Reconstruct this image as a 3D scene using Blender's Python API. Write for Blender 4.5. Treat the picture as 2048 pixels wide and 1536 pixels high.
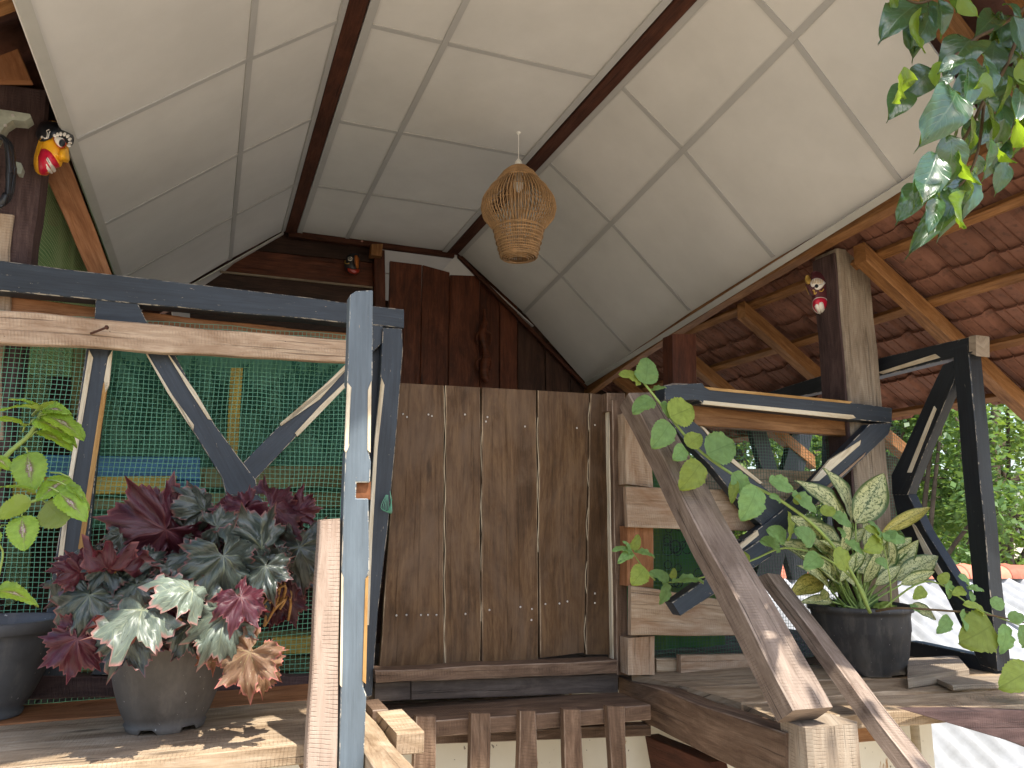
import bpy, math, random
from mathutils import Vector, Matrix, noise
rnd = random.Random(7)
for o in list(bpy.data.objects): bpy.data.objects.remove(o)
SC = bpy.context.scene
COL = SC.collection
# ------------------------------------------------------------------ camera
# world axes: X runs along the facade, Y into the house, the eye is at the origin; yard level is z = -3.2
YAW, FPX = math.radians(21.46), 1537.0
PITCH = math.atan(277 / 1537)
cd = bpy.data.cameras.new('camera'); cam = bpy.data.objects.new('camera', cd); COL.objects.link(cam)
cd.sensor_width = 36; cd.lens = 36 * FPX / 2048; cd.clip_start = .05; cd.clip_end = 500
hd = Vector((math.sin(YAW), math.cos(YAW), 0)); rt = Vector((math.cos(YAW), -math.sin(YAW), 0))
FW = hd * math.cos(PITCH) + Vector((0, 0, math.sin(PITCH))); UP = -hd * math.sin(PITCH) + Vector((0, 0, math.cos(PITCH)))
cam.matrix_world = Matrix((rt, UP, -FW)).transposed().to_4x4()
SC.camera = cam
# ------------------------------------------------------------------ sky and sun
SUN = Vector((.14, -.52, 1)).normalized()
wd = bpy.data.worlds.new('World'); SC.world = wd; wd.use_nodes = True
wn = wd.node_tree.nodes; wl = wd.node_tree.links
sky = wn.new('ShaderNodeTexSky'); sky.sky_type = 'NISHITA'; sky.sun_disc = False
sky.sun_elevation = math.asin(SUN.z); sky.sun_rotation = math.atan2(SUN.x, SUN.y)
sky.air_density = 1.0; sky.dust_density = 2.5; sky.altitude = 50
wl.new(sky.outputs[0], wn['Background'].inputs[0]); wn['Background'].inputs[1].default_value = .15
sd = bpy.data.lights.new('sun', 'SUN'); sd.energy = 3.4; sd.angle = math.radians(.53); sd.color = (1, .95, .86)
so = bpy.data.objects.new('sun', sd); COL.objects.link(so); so.rotation_euler = SUN.to_track_quat('Z', 'Y').to_euler()
SC.view_settings.view_transform = 'Standard'; SC.view_settings.look = 'None'
SC.view_settings.gamma = 1; SC.view_settings.use_curve_mapping = False
SC.view_settings.exposure = 1.42
SC.cycles.max_bounces = 10; SC.cycles.diffuse_bounces = 6; SC.cycles.transmission_bounces = 4; SC.cycles.transparent_max_bounces = 6

# ------------------------------------------------------------------ helpers
def W(x, y, X=None, Y=None, Z=None):
    d = FW * FPX + rt * (x - 1024) - UP * (y - 768)
    t = X / d.x if X is not None else Y / d.y if Y is not None else Z / d.z
    return d * t
V = Vector
WLOC = {}
def setp(o, label=None, cat=None, group=None, kind=None):
    if label: o['label'] = label
    if cat: o['category'] = cat
    if group: o['group'] = group
    if kind: o['kind'] = kind
    return o
def thing(name, loc, label=None, cat=None, group=None, kind=None):
    o = bpy.data.objects.new(name, None); COL.objects.link(o); o.location = loc; o.empty_display_size = .1
    WLOC[o.name] = V(loc); return setp(o, label, cat, group, kind)
def mk(name, verts, faces, mat, parent=None, uvs=None, smooth=False, label=None, cat=None, group=None, kind=None):
    verts = [V(v) for v in verts]
    if parent is not None: base = WLOC[parent.name]
    else:
        xs = [v.x for v in verts]; ys = [v.y for v in verts]; zs = [v.z for v in verts]
        base = V(((min(xs) + max(xs)) / 2, (min(ys) + max(ys)) / 2, min(zs)))
    me = bpy.data.meshes.new(name); me.from_pydata([v - base for v in verts], [], faces)
    if uvs:
        l = me.uv_layers.new(name='UVMap'); k = 0
        for f in uvs:
            for c in f: l.data[k].uv = c; k += 1
    if smooth: me.polygons.foreach_set('use_smooth', [True] * len(me.polygons))
    me.materials.append(mat); me.update()
    o = bpy.data.objects.new(name, me); COL.objects.link(o)
    if parent is not None: o.parent = parent
    else: o.location = base
    WLOC[o.name] = base
    return setp(o, label, cat, group, kind)

def plank(name, A, B, C, D, th, mat, parent=None, n=7, jit=.0015, ch=.003, wav=.0, **kw):
    """board whose seen face is A B C D (A-B across the start, D-C across the end), th is its thickness vector"""
    A, B, C, D, th = V(A), V(B), V(C), V(D), V(th)
    L = ((A + B) / 2 - (C + D) / 2).length; seed = rnd.uniform(0, 100)
    vs = []; loops = n + 1
    uo, vo = rnd.uniform(0, 40), rnd.uniform(0, 40)
    for i in range(loops):
        t = i / n
        a = A.lerp(D, t); b = B.lerp(C, t); ac = (b - a)
        w = ac.length; ac = ac / max(w, 1e-6); tn = th.normalized()
        def q(s):
            z = noise.noise(V((seed + s * 7.3, t * L * 5, s))) * (jit * 2.2) + noise.noise(V((seed + s * 3.1, t * L * 1.6, 9 + s))) * wav
            return z
        a = a + ac * q(1) + tn * q(2) * .5; b = b + ac * q(3) + tn * q(4) * .5
        a2 = a + th + ac * q(5) * .3; b2 = b + th + ac * q(6) * .3
        c = min(ch, w * .3, th.length * .3)
        vs += [a + ac * c, b - ac * c, b + tn * c, b2 - tn * c, b2 - ac * c, a2 + ac * c, a2 - tn * c, a + tn * c]
    fs = []; uv = []
    ww = (B - A).length; tt = th.length
    per = [0, ww, ww + .004, ww + tt, ww + tt + .004, 2 * ww + tt, 2 * ww + tt + .004, 2 * ww + 2 * tt, 2 * ww + 2 * tt + .004]
    for i in range(n):
        for k in range(8):
            k2 = (k + 1) % 8
            fs.append((i * 8 + k, i * 8 + k2, (i + 1) * 8 + k2, (i + 1) * 8 + k))
            u0, u1 = uo + i / n * L, uo + (i + 1) / n * L
            uv.append(((u0, vo + per[k]), (u0, vo + per[k + 1]), (u1, vo + per[k + 1]), (u1, vo + per[k])))
    for base, rev in ((0, True), (n * 8, False)):
        idx = list(range(base, base + 8))
        if rev: idx.reverse()
        fs.append(tuple(idx)); uv.append([(uo + .02 * math.sin(j), vo + .012 * j) for j in range(8)])
    # consistent outward normals
    nrm = (B - A).cross(D - A)
    if nrm.dot(th) > 0:
        fs = [tuple(reversed(f)) for f in fs]; uv = [tuple(reversed(c)) for c in uv]
    o = mk(name, vs, fs, mat, parent, uv, **kw)
    e = EDGE.get(mat.name)
    if e:
        o.data.materials.append(e)
        for i in range(n):
            for k in (1, 3, 5, 7): o.data.polygons[i * 8 + k].material_index = 1
    return o

EDGE = {}
def pplank(name, px, Y, th, mat, parent=None, **kw):
    """board from four photo-plane corners on the plane Y (or per-corner Y list)"""
    Ys = Y if isinstance(Y, (list, tuple)) else [Y] * 4
    p = [W(x, y, Y=yy) for (x, y), yy in zip(px, Ys)]
    return plank(name, *p, V((0, th, 0)) if not isinstance(th, Vector) else th, mat, parent, **kw)
def bar(name, p0, p1, w, h, mat, parent=None, upv=(0, 0, 1), **kw):
    """rectangular bar centred on p0-p1: w across, h along upv"""
    p0, p1 = V(p0), V(p1); d = (p1 - p0).normalized(); u = V(upv); u = (u - d * u.dot(d)).normalized(); s = d.cross(u)
    o = -u * h / 2
    return plank(name, p0 - s * w / 2 + o, p0 + s * w / 2 + o, p1 + s * w / 2 + o, p1 - s * w / 2 + o, u * h, mat, parent, **kw)
def prism(name, pts, th, mat, parent=None, **kw):
    pts = [V(p) for p in pts]; th = V(th); n = len(pts)
    vs = pts + [p + th for p in pts]
    e = (pts[1] - pts[0]).normalized(); nr = (pts[1] - pts[0]).cross(pts[2] - pts[0]).normalized(); e2 = nr.cross(e)
    uo, vo = rnd.uniform(0, 30), rnd.uniform(0, 30)
    ll = max(range(n), key=lambda i: (pts[(i + 1) % n] - pts[i]).length)
    e = (pts[(ll + 1) % n] - pts[ll]).normalized(); e2 = nr.cross(e)
    pr = lambda p: (uo + (p - pts[0]).dot(e), vo + (p - pts[0]).dot(e2) + (p - pts[0]).dot(nr))
    fs = [tuple(range(n)), tuple(range(2 * n - 1, n - 1, -1))] + [(i, i + n, (i + 1) % n + n, (i + 1) % n) for i in range(n)]
    if nr.dot(th) > 0: fs = [tuple(reversed(f)) for f in fs]
    o = mk(name, vs, fs, mat, parent, [[pr(vs[i]) for i in f] for f in fs], **kw)
    e = EDGE.get(mat.name)
    if e:
        o.data.materials.append(e); b = o.modifiers.new('worn_edge', 'BEVEL'); b.width = .0022; b.segments = 1; b.limit_method = 'ANGLE'; b.material = 1
    return o
def ppr(name, px, Y, th, mat, parent=None, **kw):
    return prism(name, [W(x, y, Y=Y) for x, y in px], (0, th, 0), mat, parent, **kw)
def tube_data(pts, rad, sides=6, cap=True, off=0):
    pts = [V(p) for p in pts]; vs = []; fs = []; m = len(pts)
    if not isinstance(rad, (list, tuple)): rad = [rad] * m
    prev = None
    for i, p in enumerate(pts):
        d = (pts[min(i + 1, m - 1)] - pts[max(i - 1, 0)]).normalized()
        if prev is None: prev = d.orthogonal().normalized()
        u = (prev - d * prev.dot(d)); u = u.normalized() if u.length > 1e-6 else d.orthogonal().normalized()
        prev = u; v = d.cross(u)
        for k in range(sides):
            a = 2 * math.pi * k / sides; vs.append(p + (u * math.cos(a) + v * math.sin(a)) * rad[i])
    for i in range(m - 1):
        for k in range(sides):
            k2 = (k + 1) % sides; fs.append((off + i * sides + k, off + i * sides + k2, off + (i + 1) * sides + k2, off + (i + 1) * sides + k))
    if cap:
        fs.append(tuple(off + k for k in range(sides - 1, -1, -1))); fs.append(tuple(off + (m - 1) * sides + k for k in range(sides)))
    return vs, fs
class MB:
    def __init__(s): s.v = []; s.f = []
    def tube(s, pts, rad, sides=6, cap=True):
        v, f = tube_data(pts, rad, sides, cap, len(s.v)); s.v += v; s.f += f; return s
    def add(s, v, f):
        o = len(s.v); s.v += [V(q) for q in v]; s.f += [tuple(i + o for i in g) for g in f]; return s
    def box(s, lo, hi):
        (a, b, c), (d, e, f) = lo, hi
        return s.add([(a, b, c), (d, b, c), (d, e, c), (a, e, c), (a, b, f), (d, b, f), (d, e, f), (a, e, f)],
                     [(0, 3, 2, 1), (4, 5, 6, 7), (0, 1, 5, 4), (1, 2, 6, 5), (2, 3, 7, 6), (3, 0, 4, 7)])
    def build(s, name, mat, parent=None, **kw):
        uv = None
        if kw.pop('uv', False): uv = [[(s.v[i].x + s.v[i].y, s.v[i].z) for i in f] for f in s.f]
        return mk(name, s.v, s.f, mat, parent, uv, **kw)
def smoothpath(pts, k=5):
    pts = [V(p) for p in pts]; out = []
    for i in range(len(pts) - 1):
        p0 = pts[max(i - 1, 0)]; p1 = pts[i]; p2 = pts[i + 1]; p3 = pts[min(i + 2, len(pts) - 1)]
        for j in range(k):
            t = j / k; out.append(.5 * ((2 * p1) + (p2 - p0) * t + (2 * p0 - 5 * p1 + 4 * p2 - p3) * t * t + (3 * p1 - p0 - 3 * p2 + p3) * t ** 3))
    out.append(pts[-1]); return out

# ------------------------------------------------------------------ materials
def newmat(name, rough=.6, spec=.5):
    m = bpy.data.materials.new(name); m.use_nodes = True; nt = m.node_tree
    b = nt.nodes['Principled BSDF']; b.inputs['Roughness'].default_value = rough; b.inputs['Specular IOR Level'].default_value = spec
    return m, nt, b
class N:
    """small node helper"""
    def __init__(s, nt): s.nt = nt
    def n(s, t, **kw):
        x = s.nt.nodes.new(t)
        for k, v in kw.items(): setattr(x, k, v)
        return x
    def l(s, a, b): s.nt.links.new(a, b)
    def uv(s, sx, sy, rot=0):
        c = s.n('ShaderNodeTexCoord'); m = s.n('ShaderNodeMapping'); m.inputs['Scale'].default_value = (sx, sy, 1); m.inputs['Rotation'].default_value = (0, 0, rot)
        s.l(c.outputs['UV'], m.inputs['Vector']); return m.outputs[0]
    def obj(s, sc=1):
        c = s.n('ShaderNodeTexCoord'); m = s.n('ShaderNodeMapping'); m.inputs['Scale'].default_value = (sc, sc, sc) if not isinstance(sc, tuple) else sc
        s.l(c.outputs['Object'], m.inputs['Vector']); return m.outputs[0]
    def noise(s, vec, scale=1, detail=6, rough=.6, dist=0):
        x = s.n('ShaderNodeTexNoise'); x.inputs['Scale'].default_value = scale; x.inputs['Detail'].default_value = detail
        x.inputs['Roughness'].default_value = rough; x.inputs['Distortion'].default_value = dist; s.l(vec, x.inputs['Vector']); return x.outputs['Fac']
    def ramp(s, fac, stops):
        r = s.n('ShaderNodeValToRGB'); e = r.color_ramp.elements
        while len(e) < len(stops): e.new(.5)
        for i, (p, c) in enumerate(stops):
            e[i].position = p; e[i].color = (*c, 1) if isinstance(c, tuple) else (c, c, c, 1)
        s.l(fac, r.inputs[0]); return r.outputs[0]
    def mix(s, fac, a, b, mode='MIX'):
        x = s.n('ShaderNodeMix', data_type='RGBA', blend_type=mode)
        for v, i in ((fac, 0), (a, 6), (b, 7)):
            if isinstance(v, (int, float)): x.inputs[i].default_value = v if i == 0 else (v, v, v, 1)
            elif isinstance(v, tuple): x.inputs[i].default_value = (*v, 1)
            else: s.l(v, x.inputs[i])
        return x.outputs[2]
    def math(s, op, a, b=0, c=0, clamp=False):
        x = s.n('ShaderNodeMath', operation=op, use_clamp=clamp)
        for i, v in enumerate((a, b, c)):
            if isinstance(v, (int, float)): x.inputs[i].default_value = v
            else: s.l(v, x.inputs[i])
        return x.outputs[0]
    def bump(s, h, b, strength=.4, dist=.002):
        x = s.n('ShaderNodeBump'); x.inputs['Strength'].default_value = strength; x.inputs['Distance'].default_value = dist
        s.l(h, x.inputs['Height']); s.l(x.outputs[0], b.inputs['Normal'])
    def rand(s): return s.n('ShaderNodeObjectInfo').outputs['Random']

def wood(name, dark, mid, light, rough=.75, grain=1.0, kerf=0, crack=.35, blot=.5, vary=.35, bump=.6, spec=.25, blotcol=None, specks=0):
    m, nt, b = newmat(name, rough, spec); h = N(nt)
    fine = h.noise(h.uv(7 * grain, 85 * grain), 1, 8, .75, .6)
    broad = h.noise(h.uv(2.4, 11), 1, 7, .7, 1.6)
    g = h.math('ADD', h.math('MULTIPLY', fine, .42), h.math('MULTIPLY', broad, .58))
    c = h.ramp(g, [(.38, dark), (.50, mid), (.62, light)])
    bl = h.noise(h.uv(3.5, 5.5), 1, 6, .65, .5)
    c = h.mix(h.math('MULTIPLY', h.ramp(bl, [(.42, 0.), (.68, 1.)]), blot), c, blotcol or tuple(x * .45 for x in dark))
    kv = h.n('ShaderNodeTexVoronoi'); kv.inputs['Scale'].default_value = 1; kv.inputs['Randomness'].default_value = 1; h.l(h.uv(1.6, 6.5), kv.inputs['Vector'])
    km_ = h.ramp(h.math('ADD', kv.outputs['Distance'], h.math('MULTIPLY', h.math('SUBTRACT', fine, .5), .10)), [(.035, 1.), (.10, 0.)])
    c = h.mix(h.math('MULTIPLY', km_, .8), c, tuple(x * .35 for x in dark))
    ck = h.noise(h.uv(1.1, 75), 1, 3, .5, 1.5)
    ckm = h.ramp(ck, [(.31, 1.), (.37, 0.)])
    c = h.mix(h.math('MULTIPLY', ckm, crack), c, tuple(x * .15 for x in dark))
    hgt = h.math('SUBTRACT', g, h.math('MULTIPLY', ckm, .8 * min(1, crack * 2)))
    if kerf:
        wv = h.n('ShaderNodeTexWave', wave_type='BANDS', bands_direction='X'); wv.inputs['Scale'].default_value = 34; wv.inputs['Distortion'].default_value = 4.5
        wv.inputs['Detail'].default_value = 3; wv.inputs['Detail Scale'].default_value = .6; h.l(h.uv(1, .6, .1), wv.inputs['Vector'])
        k = h.ramp(wv.outputs['Fac'], [(.0, 1.), (.18, 0.)])
        km = h.math('MULTIPLY', k, h.ramp(h.noise(h.uv(5, 30), 1, 4), [(.42, 0.), (.6, 1.)]))
        c = h.mix(h.math('MULTIPLY', km, kerf), c, tuple(x * .4 for x in dark)); hgt = h.math('SUBTRACT', hgt, h.math('MULTIPLY', km, .4))
    if specks:
        sp = h.ramp(h.noise(h.uv(60, 60), 1, 2), [(.24, 1.), (.3, 0.)]); c = h.mix(h.math('MULTIPLY', sp, specks), c, (.02, .012, .008))
    r = h.math('ADD', h.math('MULTIPLY', h.rand(), vary), 1 - vary / 2)
    hs = h.n('ShaderNodeHueSaturation'); hs.inputs['Saturation'].default_value = 1.18; h.l(r, hs.inputs['Value']); h.l(c, hs.inputs['Color']); h.l(hs.outputs[0], b.inputs['Base Color'])
    h.bump(hgt, b, bump * 1.4, .0035)
    rr = h.math('ADD', h.math('MULTIPLY', fine, -.25), rough + .12); h.l(rr, b.inputs['Roughness'])
    return m
def painted(name, col, chipcol=(.30, .24, .17), chip=.62, rough=.5, shade=.5):
    m, nt, b = newmat(name, rough, .4); h = N(nt)
    fine = h.noise(h.uv(4, 95), 1, 7, .7, .3); br = h.noise(h.uv(2.5, 9), 1, 6, .65)
    c = h.ramp(h.math('ADD', h.math('MULTIPLY', fine, .45), h.math('MULTIPLY', br, .55)),
               [(.36, tuple(x * (1 - shade) for x in col)), (.52, col), (.68, tuple(min(1, x * (1 + shade * 1.3)) for x in col))])
    cn = h.noise(h.uv(26, 90), 1, 5, .75, .4); cm = h.ramp(cn, [(chip, 0.), (chip + .035, 1.)])
    sc = h.noise(h.uv(9, 160, .3), 1, 3, .6); cm2 = h.ramp(sc, [(.74, 0.), (.78, .7)])
    mk_ = h.math('MAXIMUM', cm, cm2)
    c = h.mix(mk_, c, chipcol); h.l(c, b.inputs['Base Color'])
    h.bump(h.math('SUBTRACT', fine, h.math('MULTIPLY', mk_, .5)), b, .35, .002)
    return m
M = {}
M['blue'] = painted('blue_black_paint', (.024, .031, .041), chip=.655)
M['bluelight'] = painted('slate_blue_paint', (.10, .125, .145), chip=.67, shade=.3)
M['blueblack'] = painted('black_paint', (.012, .015, .019), chip=.67)
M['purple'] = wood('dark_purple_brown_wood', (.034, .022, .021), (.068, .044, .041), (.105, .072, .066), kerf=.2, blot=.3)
M['cream'] = wood('cream_bare_edge', (.42, .35, .25), (.60, .53, .41), (.72, .66, .54), crack=.5, blot=.25, blotcol=(.25, .16, .09), vary=.15)
M['ochre_edge'] = wood('ochre_bare_edge', (.26, .15, .07), (.38, .24, .12), (.50, .34, .19), crack=.3, vary=.1)
M['gate'] = wood('old_brown_gate_boards', (.036, .020, .010), (.076, .044, .024), (.135, .086, .050), blot=.7, blotcol=(.115, .080, .056), rough=.6, vary=.25, crack=.25)
M['dkred'] = wood('dark_red_boards', (.034, .014, .009), (.080, .031, .020), (.13, .055, .036), blot=.4, rough=.45, vary=.5, crack=.5)
M['dkbrown'] = wood('dark_brown_boards', (.018, .010, .007), (.040, .021, .015), (.065, .036, .026), blot=.4, rough=.5, vary=.5)
M['stairbrown'] = wood('worn_brown_wood', (.075, .048, .034), (.145, .098, .070), (.23, .165, .122), kerf=.15, blot=.45, vary=.3)
M['rail'] = wood('grey_brown_worn_rail', (.12, .09, .07), (.215, .17, .14), (.32, .26, .215), kerf=.2, blot=.5, blotcol=(.07, .048, .036), crack=.6, vary=.2)
M['darkboard'] = wood('grey_brown_dark_boards', (.036, .028, .023), (.068, .054, .045), (.105, .086, .073), vary=.3)
M['pale'] = wood('pale_bleached_plank', (.30, .22, .16), (.44, .34, .26), (.58, .47, .36), kerf=.12, blot=.7, blotcol=(.20, .125, .08), specks=.8, crack=.5)
M['sawn'] = wood('pale_rough_sawn_post', (.30, .23, .18), (.42, .33, .27), (.50, .41, .34), kerf=.5, blot=.2, blotcol=(.2, .13, .1), crack=.15, grain=.8)
M['palet'] = wood('raw_pallet_board', (.23, .17, .12), (.36, .28, .21), (.47, .39, .31), kerf=.25, blot=.6, blotcol=(.20, .10, .055), crack=.5)
M['weather'] = wood('grey_weathered_plank', (.23, .165, .11), (.38, .295, .21), (.52, .43, .33), kerf=.15, blot=.5, blotcol=(.10, .065, .045), crack=.7)
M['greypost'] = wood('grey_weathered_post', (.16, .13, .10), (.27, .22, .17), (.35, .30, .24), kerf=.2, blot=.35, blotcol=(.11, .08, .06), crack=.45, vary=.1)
M['orange'] = wood('orange_brown_rafter', (.13, .065, .033), (.225, .12, .063), (.32, .185, .105), blot=.3, rough=.6, vary=.25, crack=.3)
M['redbatten'] = wood('red_brown_batten', (.035, .014, .009), (.065, .027, .018), (.095, .042, .028), blot=.4, vary=.2)
M['orangeboard'] = wood('orange_brown_board', (.17, .08, .045), (.28, .145, .085), (.36, .20, .125), blot=.4, vary=.1)
M['yellow'] = painted('yellow_paint', (.34, .24, .035), (.2, .14, .07), chip=.66)
M['sky_blue'] = painted('blue_paint', (.035, .13, .24), (.2, .14, .07), chip=.66)
M['olive'] = painted('olive_paint', (.13, .12, .035), (.2, .14, .07), chip=.66)

EDGE['blue_black_paint'] = painted('blue_black_paint_worn_edge', (.045, .055, .068), chipcol=(.38, .33, .26), chip=.50)
EDGE['slate_blue_paint'] = painted('slate_blue_paint_worn_edge', (.15, .18, .20), chipcol=(.5, .46, .38), chip=.52)
EDGE['black_paint'] = painted('black_paint_worn_edge', (.03, .034, .04), chipcol=(.3, .26, .2), chip=.53)
EDGE['old_brown_gate_boards'] = wood('gate_board_worn_edge', (.07, .045, .03), (.20, .145, .10), (.46, .37, .27), crack=.2, blot=.3)
EDGE['worn_brown_wood'] = wood('brown_wood_worn_edge', (.08, .055, .04), (.21, .155, .12), (.36, .29, .23), crack=.2, blot=.3)
EDGE['grey_brown_worn_rail'] = wood('rail_worn_edge', (.14, .10, .08), (.30, .24, .20), (.46, .39, .33), crack=.2, blot=.3)
EDGE['grey_brown_dark_boards'] = wood('dark_board_worn_edge', (.04, .03, .025), (.10, .08, .07), (.2, .17, .14), crack=.2, blot=.3)
def simple(name, col, rough=.6, spec=.5, metal=0, nscale=0, namt=.15, bump=0, bscale=40):
    m, nt, b = newmat(name, rough, spec); b.inputs['Metallic'].default_value = metal; h = N(nt)
    if nscale:
        f = h.noise(h.obj(nscale), 1, 6, .65); c = h.ramp(f, [(.3, tuple(x * (1 - namt) for x in col)), (.7, tuple(min(1, x * (1 + namt)) for x in col))])
        h.l(c, b.inputs['Base Color'])
    else: b.inputs['Base Color'].default_value = (*col, 1)
    if bump: h.bump(h.noise(h.obj(bscale), 1, 5, .6), b, bump, .002)
    return m
M['panel'] = simple('off_white_ceiling_board', (.55, .535, .515), .75, .2, nscale=1.6, namt=.09, bump=.15, bscale=120)
M['strip'] = simple('grey_joint_strip', (.38, .372, .362), .5, .4, nscale=4, namt=.06)
M['trimwhite'] = simple('pale_edge_trim', (.42, .41, .38), .5, .4, nscale=4, namt=.08)
M['wirenet'] = simple('green_coated_wire', (.09, .27, .16), .45, .5)
M['net_olive'] = simple('dull_green_wire', (.34, .40, .20), .5, .4)
M['fern'] = simple('dark_fern_print', (.03, .10, .065), .9, .1)
M['nail'] = simple('rusty_nail', (.085, .035, .022), .7, .4, .3, nscale=60, namt=.4)
M['nailhead'] = simple('bright_nail_head', (.62, .60, .57), .35, .5, .6)
M['wall'] = None
M['rattan'] = simple('honey_rattan', (.38, .225, .105), .5, .4, nscale=25, namt=.35)
M['white_plastic'] = simple('white_plastic', (.78, .77, .74), .4, .5)
M['blackrub'] = simple('black_cable_sheath', (.012, .013, .016), .38, .5)
M['bracket'] = simple('grey_green_metal_bracket', (.40, .43, .36), .35, .5, .4, nscale=30, namt=.2)
M['soil'] = simple('dark_potting_soil', (.025, .017, .012), .95, .1, nscale=60, namt=.5, bump=1, bscale=90)
M['hole'] = simple('raw_wood_socket', (.16, .065, .03), .9, .1, nscale=40, namt=.4)
M['stem_ochre'] = simple('dry_ochre_stem', (.36, .19, .06), .7, .3, nscale=40, namt=.4)
M['stem_green'] = simple('pale_green_stem', (.22, .30, .075), .5, .4, nscale=30, namt=.2)
M['stem_brown'] = simple('brown_twig', (.10, .065, .035), .8, .2, nscale=30, namt=.3)
M['bark'] = simple('grey_brown_bark', (.085, .065, .048), .9, .1, nscale=6, namt=.5, bump=.8, bscale=14)
M['white_sheet'] = None

def stained_wall():
    m, nt, b = newmat('cream_lime_wash', .85, .2); h = N(nt)
    f = h.noise(h.obj(2), 1, 6, .6); c = h.ramp(f, [(.35, (.60, .56, .46)), (.65, (.70, .67, .58))])
    s = h.ramp(h.noise(h.obj((16, 16, 6)), 1, 4, .6), [(.66, 0.), (.70, 1.)]); c = h.mix(s, c, (.36, .22, .12))
    s = h.ramp(h.noise(h.obj(55), 1, 2, .5), [(.70, 0.), (.73, 1.)]); c = h.mix(s, c, (.22, .20, .17))
    h.l(c, b.inputs['Base Color']); h.bump(h.noise(h.obj(30), 1, 5), b, .2, .003); return m
M['wall'] = stained_wall()
def sheet_mat():
    m, nt, b = newmat('whitewashed_fibre_sheet', .7, .2); h = N(nt)
    f = h.noise(h.obj(1.3), 1, 8, .7); c = h.ramp(f, [(.35, (.26, .26, .25)), (.62, (.44, .45, .46))]); h.l(c, b.inputs['Base Color']); return m
M['white_sheet'] = sheet_mat()
def clay(name, a, b_, dirt):
    m, nt, b = newmat(name, .75, .25); h = N(nt)
    f = h.noise(h.obj(7), 1, 7, .7); c = h.ramp(f, [(.3, a), (.7, b_)])
    d = h.ramp(h.noise(h.obj(22), 1, 5, .7), [(.52, 0.), (.66, 1.)]); c = h.mix(h.math('MULTIPLY', d, .6), c, dirt)
    r = h.math('ADD', h.math('MULTIPLY', h.rand(), .6), .7)
    hs = h.n('ShaderNodeHueSaturation'); h.l(r, hs.inputs['Value']); h.l(c, hs.inputs['Color']); h.l(hs.outputs[0], b.inputs['Base Color'])
    h.bump(f, b, .3, .003); return m
M['tile'] = clay('red_clay_tile', (.135, .058, .038), (.235, .110, .074), (.06, .032, .024))
M['ridge'] = clay('bright_red_ridge_tile', (.42, .12, .07), (.55, .19, .12), (.30, .12, .08))
def potmat(name, a, b_, wear):
    m, nt, b = newmat(name, .55, .4); h = N(nt)
    f = h.noise(h.obj(9), 1, 7, .7); c = h.ramp(f, [(.35, a), (.65, b_)])
    d = h.ramp(h.noise(h.obj((30, 30, 8)), 1, 5, .7), [(.5, 0.), (.75, 1.)]); c = h.mix(h.math('MULTIPLY', d, .45), c, wear)
    d = h.ramp(h.noise(h.obj(90), 1, 2, .5), [(.72, 0.), (.76, .7)]); c = h.mix(d, c, (.4, .38, .35))
    h.l(c, b.inputs['Base Color']); h.l(h.ramp(f, [(.3, .45), (.7, .75)]), b.inputs['Roughness']); h.bump(h.noise(h.obj(60), 1, 4), b, .15, .002); return m
M['potgrey'] = potmat('grey_plastic_pot', (.045, .046, .050), (.075, .076, .080), (.15, .14, .125))
M['pottaupe'] = potmat('dusty_brown_pot', (.060, .052, .044), (.10, .088, .076), (.17, .145, .12))
M['potblack'] = potmat('black_plastic_pot', (.028, .028, .030), (.058, .057, .058), (.17, .155, .135))
def ground_mat():
    m, nt, b = newmat('pale_dry_earth', .95, .1); h = N(nt)
    f = h.noise(h.obj(.5), 1, 9, .65); c = h.ramp(f, [(.35, (.33, .27, .19)), (.65, (.46, .40, .31))]); h.l(c, b.inputs['Base Color']); return m
M['ground'] = ground_mat()
def curtain_mat(name, a, b_):
    m, nt, b = newmat(name, .85, .15); h = N(nt)
    c = h.ramp(h.noise(h.uv(3, 2), 1, 5, .6), [(.3, a), (.7, b_)]); h.l(c, b.inputs['Base Color'])
    tr = h.n('ShaderNodeBsdfTranslucent'); h.l(c, tr.inputs[0]); mx = h.n('ShaderNodeMixShader'); mx.inputs[0].default_value = .45
    h.l(b.outputs[0], mx.inputs[1]); h.l(tr.outputs[0], mx.inputs[2]); h.l(mx.outputs[0], nt.nodes['Material Output'].inputs[0]); return m
M['curtain'] = curtain_mat('sea_green_curtain', (.09, .25, .16), (.16, .34, .23))
M['curtain2'] = curtain_mat('deep_green_cloth', (.015, .17, .06), (.17, .23, .07))

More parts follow.
